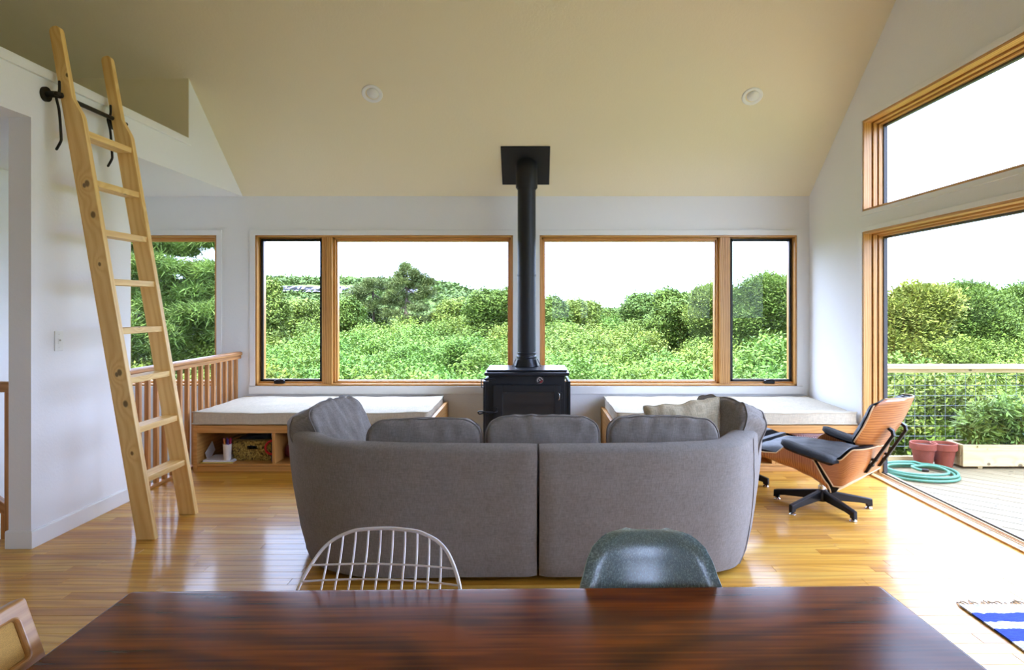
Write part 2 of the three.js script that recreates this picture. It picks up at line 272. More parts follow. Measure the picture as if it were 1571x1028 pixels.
// windows in the far wall (and behind the camera): lining, casing, sash, pane, hardware
function farWindow(name, [X0, X1, y0, y1], Zi, dir, casement, label) {
  const g = sgroup(name, label, 'window'), Z = (d) => Zi + dir * d, B = (a, b, c, d, e, f, r = 0.002) => bx(a, b, c, d, Math.min(Z(e), Z(f)), Math.max(Z(e), Z(f)), r);
  const c = 0.05, P = (n, geo, m, l) => part(g, n, geo, m, l, true);
  P('casing', B(X0 - c, X1 + c, y1, y1 + c, -0.016, 0), M.trim); P('casing', B(X0 - c - 0.008, X1 + c + 0.008, y0 - c - 0.026, y0 - 0.003, -0.022, 0), M.trim);
  P('casing', B(X0 - c, X0, y0, y1, -0.016, 0), M.trim); P('casing', B(X1, X1 + c, y0, y1, -0.016, 0), M.trim);
  const j = 0.03, d = 0.13;
  P('jamb', B(X0, X0 + j * 0.6, y0, y1, -0.008, d), M.fir); P('jamb', B(X1 - j * 0.6, X1, y0, y1, -0.008, d), M.fir);
  P('head', B(X0, X1, y1 - j * 0.6, y1, -0.008, d), M.fir); P('sill', B(X0, X1, y0, y0 + j * 0.6, -0.008, d), M.fir);
  const fixed = (a, b) => {
    const w = 0.035; // stepped stop round the fixed light
    for (const [q, e, f] of [[w, 0.075, 0.14], [w * 0.6, 0.055, 0.09]]) P('stop', [B(a, a + q, y0 + j * 0.6, y1 - j * 0.6, e, f), B(b - q, b, y0 + j * 0.6, y1 - j * 0.6, e, f), B(a, b, y1 - j * 0.6 - q, y1 - j * 0.6, e, f), B(a, b, y0 + j * 0.6, y0 + j * 0.6 + q * 0.7, e, f)], M.fir);
    P('pane', B(a + 0.01, b - 0.01, y0 + 0.02, y1 - 0.02, 0.11, 0.112, 0), M.glass);
  };
  const open = (a, b) => {
    const s = 0.022, ya = y0 + j * 0.6 + 0.018, yb = y1 - j * 0.6 - 0.012; a += 0.012; b -= 0.008;
    P('screen_frame', [B(a, a + s, ya, yb, 0.055, 0.075), B(b - s, b, ya, yb, 0.055, 0.075), B(a, b, yb - s, yb, 0.055, 0.075), B(a, b, ya, ya + s, 0.055, 0.075)], M.black, 'thin black frame of the casement');
    P('sash', [B(a - 0.012, a + 0.02, ya - 0.018, yb + 0.012, 0.08, 0.13), B(b - 0.02, b + 0.008, ya - 0.018, yb + 0.012, 0.08, 0.13), B(a, b, yb - 0.018, yb + 0.012, 0.08, 0.13), B(a, b, ya - 0.018, ya + 0.018, 0.08, 0.13)], M.fir);
    P('pane', B(a, b, ya, yb, 0.105, 0.107, 0), M.glass);
    P('stop', [B(a - 0.012, b + 0.008, y0 + j * 0.6, y0 + j * 0.6 + 0.018, 0.045, 0.09)], M.fir);
    const xc = casement < 0 ? mix(a, b, 0.32) : mix(a, b, 0.62), yy = y0 + j * 0.6 + 0.012;
    const k = P('crank', [B(xc - 0.05, xc + 0.05, yy - 0.012, yy + 0.022, 0.012, 0.05, 0.008), tube([V(xc - 0.03, yy + 0.02, Z(0.02)), V(xc + 0.02, yy + 0.028, Z(0.008)), V(xc + 0.045, yy + 0.02, Z(0.006))], 0.008)], M.black, 'small black crank at the bottom of the casement');
    const xl = casement < 0 ? b + 0.004 : a - 0.006; P('latch', B(xl - 0.006, xl + 0.008, y0 + 0.28, y0 + 0.42, 0.035, 0.055, 0.003), M.black);
  };
  const m = 0.1, w = 0.60;
  if (casement < 0) { open(X0 + 0.018, X0 + w + 0.03); fixed(X0 + w + 0.03 + m, X1 - 0.018); P('mullion', B(X0 + w + 0.03, X0 + w + 0.03 + m, y0, y1, 0.02, 0.14), M.fir); P('mullion_bead', B(X0 + w + 0.03 + m * 0.45, X0 + w + 0.03 + m, y0 + 0.018, y1 - 0.018, 0.008, 0.03), M.fir); }
  else if (casement > 0) { open(X1 - w - 0.03, X1 - 0.018); fixed(X0 + 0.018, X1 - w - 0.03 - m); P('mullion', B(X1 - w - 0.03 - m, X1 - w - 0.03, y0, y1, 0.02, 0.14), M.fir); P('mullion_bead', B(X1 - w - 0.03 - m, X1 - w - 0.03 - m * 0.55, y0 + 0.018, y1 - 0.018, 0.008, 0.03), M.fir); }
  else fixed(X0 + 0.018, X1 - 0.018);
}
farWindow('window_0', W0, ZF, 1, 0, 'window above the stairs, left of the railing, filled by a pine');
farWindow('window_1', W1, ZF, 1, -1, 'wide wood-framed window left of the stove pipe, casement on its left');
farWindow('window_2', W2, ZF, 1, 1, 'wide wood-framed window right of the stove pipe, casement on its right');
farWindow('window_4', [0.38, 0.86, 0.8, 2.0], ZN, -1, 0, 'narrow window in the wall behind the dining table');
farWindow('window_5', [1.0, 1.26, 0.8, 2.0], ZN, -1, 0, 'slit window in the wall behind the dining table');

// glass door and upper window in the right wall
function sideWindow(name, [Z0, Z1, y0, y1], door, label) {
  const g = sgroup(name, label, door ? 'door' : 'window'), P = (n, geo, m, l) => part(g, n, geo, m, l, true), B = (a, b, c, d, e, f, r = 0.002, al) => bx(XR + a, XR + b, c, d, e, f, r, al);
  const yb = door ? 0 : y0;
  P('casing', B(-0.014, 0, y1, y1 + 0.035, Z0 - 0.035, Z1 + 0.035), M.trim); for (const [a, b] of [[Z1, Z1 + 0.03], [Z0 - 0.03, Z0]]) P('casing', B(-0.014, 0, yb, y1, a, b), M.trim);
  if (!door) P('casing', B(-0.014, 0, y0 - 0.035, y0, Z0 - 0.035, Z1 + 0.035), M.trim);
  const steps = [[-0.006, 0.058, 0.018, M.fir], [0.058, 0.066, 0.010, M.firDark], [0.066, 0.098, 0.030, M.fir], [0.098, 0.104, 0.022, M.firDark], [0.104, 0.136, 0.042, M.fir], [0.136, 0.166, 0.056, M.alu]];
  for (const [a, b, t, m] of steps) {
    const n = m === M.alu ? 'outer_frame' : 'jamb';
    P(n, B(a, b, yb, y1, Z1 - t, Z1), m); P(n, B(a, b, yb, y1, Z0, Z0 + t), m); P(m === M.alu ? 'outer_frame' : 'head', B(a, b, y1 - t * (door ? 1 : 1), y1, Z0 + t, Z1 - t), m);
    if (!door) P(m === M.alu ? 'outer_frame' : 'sill', B(a, b, y0, y0 + t, Z0 + t, Z1 - t), m);
  }
  P('pane', B(0.120, 0.122, yb + 0.03, y1 - 0.04, Z0 + 0.04, Z1 - 0.04, 0), M.glass);
  const zc = 2.87;
  P('stile', B(0.07, 0.15, yb + 0.02, y1 - 0.03, zc - 0.05, zc + 0.05), M.fir);
  if (door) {
    P('threshold', B(0.01, 0.175, -0.03, 0.008, Z0, Z1, 0.003, 2), M.cedar, 'pale wooden door threshold');
    P('threshold', B(0.004, 0.014, -0.03, 0.012, Z0, Z1, 0.002, 2), M.fir);
    for (const x of [0.066, 0.083, 0.100]) P('track', B(x, x + 0.006, 0.006, 0.013, Z0, Z1, 0.001, 2), x > 0.07 ? M.firDark : M.fir, 'thin dark sliding track');
    P('track', B(0.128, 0.134, 0.0, 0.018, Z0, Z1, 0.001, 2), M.alu, 'thin dark sliding track');
  }
}
sideWindow('door_1', D1, true, 'large sliding glass door to the deck, wood framed');
sideWindow('window_3', U1, false, 'long upper window above the glass door showing only sky');

// deck outside the door
const DY = -0.06;
{
  const dk = sgroup('deck', 'pale wooden deck of diagonal boards outside the glass door', 'deck');
  part(dk, 'deck_frame', [bx(2.85, 8.6, DY - 0.3, DY - 0.04, 6.05, 6.1, 0.003), bx(2.85, 2.9, DY - 0.3, DY - 0.04, -1, 6.05, 0.003), bx(8.5, 8.6, DY - 0.3, DY - 0.04, -1, 6.05, 0.003)], M.cedar, undefined, true);
  const r = rng(77), pitch = 0.14; let n = 0;
  for (let c = 2; c < 15; c += pitch) { // board centre line: X + Z = c * sqrt(2)
    const S = c * Math.SQRT2; let xa = Math.max(2.86, S - 6.12), xb = Math.min(8.6, S + 1); if (xb - xa < 0.15) continue;
    const a = V(xa, DY - 0.019, S - xa), b = V(xb, DY - 0.019, S - xb);
    part(dk, n ? 'plank_' + String(n).padStart(3, '0') : 'plank', bar(a, b, pitch - 0.010, 0.038, 0.003), M.deck[Math.floor(r() * 4)], undefined, true); n++;
  }
}
// ground
{
  const g = new THREE.PlaneGeometry(1600, 1600, 120, 120); g.rotateX(-Math.PI / 2); const p = g.attributes.position;
  for (let i = 0; i < p.count; i++) { const x = p.getX(i), z = p.getZ(i), d = Math.hypot(x, z); p.setY(i, -3.0 + 0.25 * N3(x * 0.05, 0, z * 0.05) - sstep(40, 300, d) * 12); }
  g.computeVertexNormals();
  struct('ground', g, std({ color: 0x5c6c2e, roughness: 1 }), 'brushy ground below the house', 'ground');
}

// ---------------------------------------------------------------- furniture
// a soft cushion: local x across, y up, z through
function cushionGeo(w, h, t, { seed = 1, wr = 0.006, p = 3, sag = 0, n = 34 } = {}) {
  const out = (a) => Math.sign(a) * Math.pow(Math.abs(a), 0.8);
  const side = (sg) => gridGeo((u, v) => {
    const a = u * 2 - 1, b = v * 2 - 1, A = out(a), B = out(b);
    const k = Math.pow(Math.max(0, (1 - Math.pow(Math.abs(A), p)) * (1 - Math.pow(Math.abs(B), p))), 0.42);
    let x = A * w / 2 * (1 - 0.03 * (1 - B * B)), y = B * h / 2 * (1 - 0.03 * (1 - A * A));
    const e = Math.pow(Math.max(Math.abs(A), Math.abs(B)), 6);
    const wv = (N3(x * 9 + seed, y * 9, sg) + 0.6 * N3(x * 22, y * 16 + seed, sg * 3) + 1.1 * N3(x * 26 + seed, y * 5, 2) * e) * wr;
    y += e * B * N3(x * 13 + seed, seed, 0) * wr * 1.6 - sag * (1 - A * A) * (B > 0 ? B : 0); x += e * A * N3(y * 13, seed, 5) * wr;
    return new THREE.Vector3(sg > 0 ? x : x, y, sg * (t / 2 * k + wv * k));
  }, n, n, [w, h]);
  const f = side(1), b = side(-1); b.index.array.reverse(); b.computeVertexNormals();
  const rim = [], q = 48; // seam along the edge
  for (let i = 0; i < q; i++) {
    const s = i / q * 4, e = Math.floor(s), f2 = (s - e) * 2 - 1, [a, c] = [[f2, 1], [1, -f2], [-f2, -1], [-1, f2]][e], A = out(a), B = out(c);
    let x = A * w / 2 * (1 - 0.03 * (1 - B * B)), y = B * h / 2 * (1 - 0.03 * (1 - A * A)); const ee = Math.pow(Math.max(Math.abs(A), Math.abs(B)), 6);
    y += ee * B * N3(x * 13 + seed, seed, 0) * wr * 1.6 - sag * (1 - A * A) * (B > 0 ? B : 0); x += ee * A * N3(y * 13, seed, 5) * wr; rim.push(new THREE.Vector3(x, y, 0));
  }
  return { body: merge([f, b]), piping: tube(rim, 0.0045, 160, 6, true) };
}
function boxCushion(w, h, t, seed, wr = 0.006) {                   // boxy cushion with soft crown and two seams; x across, y up, z through
  const sub = new THREE.BoxGeometry(w, h, t, 40, 26, 10), p = sub.attributes.position, r = Math.min(0.06, t * 0.45), v = new THREE.Vector3();
  const warp = (v) => {
    const q = 0.085, cx = clamp(v.x, -w / 2 + q, w / 2 - q), cy = clamp(v.y, -h / 2 + q, h / 2 - q), dx = v.x - cx, dy = v.y - cy, dl = Math.hypot(dx, dy), dm = Math.max(Math.abs(dx), Math.abs(dy)); // round corners in the face
    if (dl > 1e-6) { v.x = cx + dx / dl * dm; v.y = cy + dy / dl * dm; }
    const a = v.x / (w / 2), b = v.y / (h / 2); v.z *= 1 + 0.25 * (1 - a * a) * (1 - b * b); v.y += Math.sign(v.y) * 0.014 * (1 - a * a) * Math.abs(b);
    const k = wr * (N3(v.x * 8 + seed, v.y * 8, v.z * 8) + 0.7 * N3(v.x * 24 + seed, v.y * 10, v.z * 14) + 1.3 * N3(v.x * 20 + seed, 3, seed + v.z * 3) * sstep(0.5, 1, Math.abs(b)));
    return v.addScaledVector(new THREE.Vector3(0.3 * a, Math.abs(b) > 0.8 ? b : 0.2 * b, Math.sign(v.z) * (Math.abs(v.z) > t * 0.4 ? 1 : 0.2)).normalize(), k);
  };
  for (let i = 0; i < p.count; i++) {
    v.fromBufferAttribute(p, i); const rr = 0.022, c = new THREE.Vector3(clamp(v.x, -w / 2 + rr, w / 2 - rr), clamp(v.y, -h / 2 + rr, h / 2 - rr), clamp(v.z, -t / 2 + rr, t / 2 - rr));
    const d = v.clone().sub(c); if (d.lengthSq() > 1e-9) { const m = Math.max(Math.abs(d.x), Math.abs(d.y), Math.abs(d.z)); v.copy(c).addScaledVector(d.normalize(), m); }
    warp(v); p.setXYZ(i, v.x, v.y, v.z);
  }
  sub.deleteAttribute('normal'); sub.deleteAttribute('uv'); const m = mergeVertices(sub, 1e-5); m.computeVertexNormals(); const pm = m.attributes.position, nu = new Float32Array(pm.count * 2); for (let i = 0; i < pm.count; i++) { nu[i * 2] = pm.getX(i) + pm.getZ(i) * 0.5; nu[i * 2 + 1] = pm.getY(i) + pm.getZ(i) * 0.7; } m.setAttribute('uv', new THREE.BufferAttribute(nu, 2));
  const seam = (z) => { const pts = []; for (const [x0, y0, x1, y1] of [[-1, -1, 1, -1], [1, -1, 1, 1], [1, 1, -1, 1], [-1, 1, -1, -1]]) for (let k = 0; k < 20; k++) pts.push(warp(new THREE.Vector3(mix(x0, x1, k / 20) * w / 2, mix(y0, y1, k / 20) * h / 2, z))); return tube(pts, 0.0045, 240, 6, true); };
  return { body: m, piping: merge([seam(t / 2 - 0.012), seam(-t / 2 + 0.012)]) };
}
function cushion(name, label, geo, mat, X, y, Z, yaw, pitch, roll, group) {
  const t = thing(name, label, 'cushion', [X, y, Z], 0, group);
  t.rotation.set(0, 0, 0); t.quaternion.setFromEuler(new THREE.Euler(pitch, yaw, roll, 'YXZ'));
  lpart(t, 'cover', geo.body, mat); lpart(t, 'piping', geo.piping, mat); return t;
}

// sofa with a rounded back in two sections
{
  const tops = { '-1': [[-1.53, 4.38], [-1.515, 4.15], [-1.45, 3.93], [-1.345, 3.70], [-1.205, 3.46], [-1.03, 3.31], [-0.72, 3.235], [-0.35, 3.21], [0.0, 3.2]], '1': [[-1.41, 4.38], [-1.375, 4.12], [-1.31, 3.93], [-1.205, 3.70], [-1.10, 3.50], [-0.96, 3.32], [-0.7, 3.24], [-0.35, 3.21], [0.0, 3.2]] };
  const bots = { '-1': [[-1.28, 4.38], [-1.29, 4.1], [-1.28, 3.86], [-1.24, 3.66], [-1.14, 3.46], [-0.95, 3.32], [-0.72, 3.275], [-0.35, 3.285], [0.0, 3.29]], '1': [[-1.16, 4.38], [-1.15, 4.1], [-1.135, 3.85], [-1.10, 3.62], [-1.01, 3.43], [-0.85, 3.335], [-0.6, 3.30], [-0.3, 3.29], [0.0, 3.29]] };
  const curve = (a, s) => new THREE.CatmullRomCurve3(a.map(([x, z]) => new THREE.Vector3(s * x, 0, z)), false, 'centripetal');
  const t = thing('sofa', 'large grey-brown slipcovered sofa with a rounded back, seen from behind', 'sofa', [0, 0, 3.8]);
  const Y0 = 0.025, Y1 = 0.645, XC = 0.03;
  for (const s of [1, -1]) {
    const ct = curve(tops[s], -s), cb = curve(bots[s], -s), nu = 60, ring = [];
    for (let k = 0; k <= 14; k++) ring.push([0, k / 14]); // outside going up
    for (let k = 1; k <= 9; k++) ring.push([k / 10, 1.0]); // over the top
    for (let k = 8; k >= 0; k--) ring.push([1, k / 8]); // inside going down
    const P = (u, q) => {
      const uu = u, a = ct.getPoint(uu), b = cb.getPoint(uu), ta = ct.getTangent(uu), side = new THREE.Vector3(-ta.z, 0, ta.x).multiplyScalar(s);
      const [w, v] = q, bulge = Math.sin(v * Math.PI) * 0.02, th = 0.15;
      const y = mix(Y0, Y1, v), base = b.clone().lerp(a, Math.pow(v, s > 0 ? 0.65 : 0.85)); let off = w * th * (0.6 + 0.4 * v); let yy = y;
      if (w > 0 && w < 1) { const ang = Math.PI * w; off = th * (0.5 - 0.5 * Math.cos(ang)); yy = y + 0.03 * Math.sin(ang); } if (w === 0 && v > 0.9) { /* soft top edge */ }
      const hem = v < 0.04 ? 0.006 : 0, f = 0.005 * N3(uu * 14 + s * 3, v * 3, s) * (1 - v) + 0.003 * N3(uu * 30, v * 8, 4);
      const inn = inward(a, b, v, ta, s);
      return new THREE.Vector3(base.x + XC * 1, yy, -(base.z)).add(new THREE.Vector3(inn.x, 0, -inn.z).multiplyScalar(off - bulge * (w === 0 ? 1 : 0) + f + hem));
    };
    function inward(a, b, v, ta, s) { const n = new THREE.Vector3(ta.z, 0, -ta.x).multiplyScalar(s); const toC = new THREE.Vector3(-a.x, 0, 4.2 - a.z); if (n.dot(toC) < 0) n.multiplyScalar(-1); return n.normalize(); }
    const pos = [], uv = [], idx = [], nr = ring.length, U = (i) => { const u = i / nu; return u > 0.97 ? 0.97 + (u - 0.97) * 0.93 : u; };
    for (let i = 0; i <= nu; i++) for (let k = 0; k < nr; k++) {
      const last = i === nu ? 0.5 : i === nu - 1 ? 0 : 0, p = P(U(i), ring[k]); // close the seam with a small turn-in
      if (i === nu) { const c = P(U(i), [0.5, ring[k][1] * 0.98]); p.lerp(c, 0.12); p.x += s * -0.0; }
      pos.push(p.x, p.y, p.z); uv.push(i / nu * 2.0, ring[k][1] * 0.7 + ring[k][0] * 0.2 * s);
    }
    for (let i = 0; i < nu; i++) for (let k = 0; k < nr - 1; k++) { const a = i * nr + k, b = a + 1, c = a + nr + 1, d = a + nr; if (s > 0) idx.push(a, b, c, a, c, d); else idx.push(a, c, b, a, d, c); }
    for (const i of [0, nu]) { const c = pos.length / 3; let cx = 0, cy = 0, cz = 0; for (let k = 0; k < nr; k++) { cx += pos[(i * nr + k) * 3]; cy += pos[(i * nr + k) * 3 + 1]; cz += pos[(i * nr + k) * 3 + 2]; } pos.push(cx / nr, cy / nr, cz / nr); uv.push(0, 0); for (let k = 0; k < nr - 1; k++) { if ((i === 0) === (s > 0)) idx.push(c, i * nr + k + 1, i * nr + k); else idx.push(c, i * nr + k, i * nr + k + 1); } }
    const g = new THREE.BufferGeometry(); g.setAttribute('position', new THREE.Float32BufferAttribute(pos, 3)); g.setAttribute('uv', new THREE.Float32BufferAttribute(uv, 2)); g.setIndex(idx); g.computeVertexNormals();
    part(t, 'back_section', toCreasedNormals(g, 1.0), M.sofa);
    const pts = []; for (let k = 0; k <= 10; k++) pts.push(P(0.47, [0, k / 10]).add(new THREE.Vector3(0, 0, 0.002)));
    if (s > 0) part(t, 'piping', tube(pts, 0.004, 40, 6), M.sofa, 'stitched seam down the corner of the back');
  }
  const sh = new THREE.Shape(); const ins = (x, z) => [x * 0.86, z]; sh.moveTo(-1.04, 4.3); for (const [x, z] of [[-1.1, 4.0], [-1.08, 3.75], [-0.98, 3.55], [-0.7, 3.42], [0.7, 3.42], [1.0, 3.55], [1.1, 3.75], [1.12, 4.0], [1.08, 4.3]]) sh.lineTo(x, z); sh.closePath();
  const ex = (y0, y1, b) => { const g = new THREE.ExtrudeGeometry(sh, { depth: y1 - y0 - 2 * b, bevelEnabled: true, bevelThickness: b, bevelSize: b, bevelSegments: 3 }); g.rotateX(-Math.PI / 2); g.translate(0, y0 + b, 0); return g; };
  part(t, 'seat_base', ex(0.03, 0.27, 0.01), M.sofa);
  part(t, 'seat_cushion', ex(0.27, 0.42, 0.035), M.sofa);
}
const cushionKind = 'loose cushions on the sofa';
cushion('sofa_cushion', 'loose grey back cushion showing above the sofa left of the stove', boxCushion(0.585, 0.44, 0.16, 3.3), M.sofa, -0.555, 0.520, 3.53, 0.02, -0.14, 0.006, cushionKind);
cushion('sofa_cushion', 'middle grey back cushion on the sofa in front of the stove', boxCushion(0.585, 0.44, 0.16, 8.7), M.sofa, 0.055, 0.535, 3.53, 0, -0.14, -0.004, cushionKind);
cushion('sofa_cushion', 'loose grey back cushion beside the beige pillow', boxCushion(0.56, 0.44, 0.16, 14.1), M.sofa, 0.675, 0.532, 3.53, -0.03, -0.14, -0.012, cushionKind);
cushion('sofa_cushion', 'wrinkled grey end cushion leaning on the left arm of the sofa', boxCushion(0.50, 0.48, 0.17, 4.4, 0.012), M.sofa, -1.085, 0.55, 3.84, 1.25, -0.5, 0.03, cushionKind);
cushion('sofa_cushion', 'grey end cushion leaning on the right arm behind the beige pillow', boxCushion(0.46, 0.48, 0.17, 9.4, 0.011), M.sofa, 1.07, 0.555, 3.86, -1.15, -0.36, -0.03, cushionKind);
cushion('throw_pillow', 'crumpled beige linen throw pillow in the right corner of the sofa', cushionGeo(0.44, 0.44, 0.14, { seed: 21.3, wr: 0.016 }), M.linen, 0.865, 0.585, 3.77, 0.1, -0.24, 0.08);

// window seats with open compartments, and their mattresses
function windowSeat(label, X0, X1, divs, Z0 = 5.47, endL, endR) {
  const t = thing('window_seat', label, 'bench', [(X0 + X1) / 2, 0, 6.0]), P = (n, g) => part(t, n, g, M.bench), H = 0.372, Z1 = 6.485;
  P('side_panel', bx(X0, X0 + 0.032, 0, endL, Z0, Z1, 0.003, 2)); P('side_panel', bx(X1 - 0.032, X1, 0, endR, Z0, Z1, 0.003, 2));
  P('top_rail', bx(X0 + 0.032, X1 - 0.032, H - 0.062, H, Z0 + 0.002, Z0 + 0.03)); P('bottom_rail', bx(X0 + 0.032, X1 - 0.032, 0.045, 0.062, Z0 + 0.002, Z0 + 0.03)); P('plinth', bx(X0 + 0.032, X1 - 0.032, 0, 0.042, Z0 + 0.004, Z0 + 0.02));
  P('shelf', bx(X0 + 0.032, X1 - 0.032, 0.044, 0.06, Z0 + 0.03, Z1 - 0.5)); P('top_board', bx(X0 + 0.032, X1 - 0.032, H - 0.02, H, Z0 + 0.03, Z1)); P('back_panel', bx(X0 + 0.032, X1 - 0.032, 0.06, H - 0.02, Z1 - 0.52, Z1 - 0.5));
  for (const x of divs) P('divider', bx(x - 0.013, x + 0.013, 0.062, H - 0.062, Z0 + 0.004, Z1 - 0.52, 0.002, 1));
  return t;
}
windowSeat('low wooden window seat by the stair railing with open shelves below', -2.735, -0.80, [-2.085, -1.46], 5.47, 0.37, 0.42);
windowSeat('low wooden window seat by the glass door, behind the lounge chair', 0.66, 2.648, [1.30, 1.95], 5.47, 0.37, 0.37);
function mattress(label, X0, X1, y0, y1, Z0, Z1, seed) {
  const w = X1 - X0, h = y1 - y0, d = Z1 - Z0, t = thing('mattress', label, 'mattress', [(X0 + X1) / 2, y0, (Z0 + Z1) / 2]);
  const b = new THREE.BoxGeometry(w, h, d, 70, 8, 36), p = b.attributes.position, v = new THREE.Vector3(), r = 0.018;
  const off = (x, y, z) => 0.006 * N3(x * 4 + seed, y * 3, z * 4) + 0.003 * N3(x * 13, y * 9 + seed, z * 13);
  const warp = (v) => { const ex = Math.pow(Math.abs(v.x) / (w / 2), 8), ez = Math.pow(Math.abs(v.z) / (d / 2), 8), top = sstep(0, h / 2, v.y);
    v.y += off(v.x, v.y, v.z) * (0.4 + top) + 0.010 * top * ex * ez - 0.006 * top * (1 - ez) * (0.5 + 0.5 * N3(v.x * 2 + seed, 0, v.z * 2)); v.z += 0.004 * N3(v.x * 7 + seed, v.y * 10, 1) * ez; v.x += 0.006 * N3(v.z * 9, v.y * 12, seed) * ex; return v; };
  for (let i = 0; i < p.count; i++) {
    v.fromBufferAttribute(p, i); const c = new THREE.Vector3(clamp(v.x, -w / 2 + r, w / 2 - r), clamp(v.y, -h / 2 + r, h / 2 - r), clamp(v.z, -d / 2 + r, d / 2 - r)), q = v.clone().sub(c);
    if (q.lengthSq() > 1e-9) { const m = Math.max(Math.abs(q.x), Math.abs(q.y), Math.abs(q.z)); v.copy(c).addScaledVector(q.normalize(), m); } warp(v); p.setXYZ(i, v.x, v.y, v.z);
  }
  b.deleteAttribute('normal'); b.deleteAttribute('uv'); const m = mergeVertices(b, 1e-5); m.computeVertexNormals(); const g = boxUV(m.toNonIndexed(), 0);
  lpart(t, 'cover', g.translate(0, h / 2, 0), M.canvas);
  const loop = (y) => { const a = []; for (const [x0, z0, x1, z1] of [[-1, -1, 1, -1], [1, -1, 1, 1], [1, 1, -1, 1], [-1, 1, -1, -1]]) for (let k = 0; k < 24; k++) { const s = k / 24; a.push(warp(new THREE.Vector3(mix(x0, x1, s) * (w / 2 - 0.003), y, mix(z0, z1, s) * (d / 2 - 0.003)))); } return tube(a, 0.0055, 260, 6, true); };
  lpart(t, 'piping', merge([loop(h / 2 - 0.008), loop(-h / 2 + 0.010)]).translate(0, h / 2, 0), M.canvas); return t;
}
mattress('canvas mattress pad on the window seat by the stair railing', -2.745, -0.845, 0.374, 0.476, 5.475, 6.46, 2.2);
mattress('canvas mattress pad on the window seat by the glass door', 0.69, 2.63, 0.374, 0.476, 5.475, 6.46, 7.9);

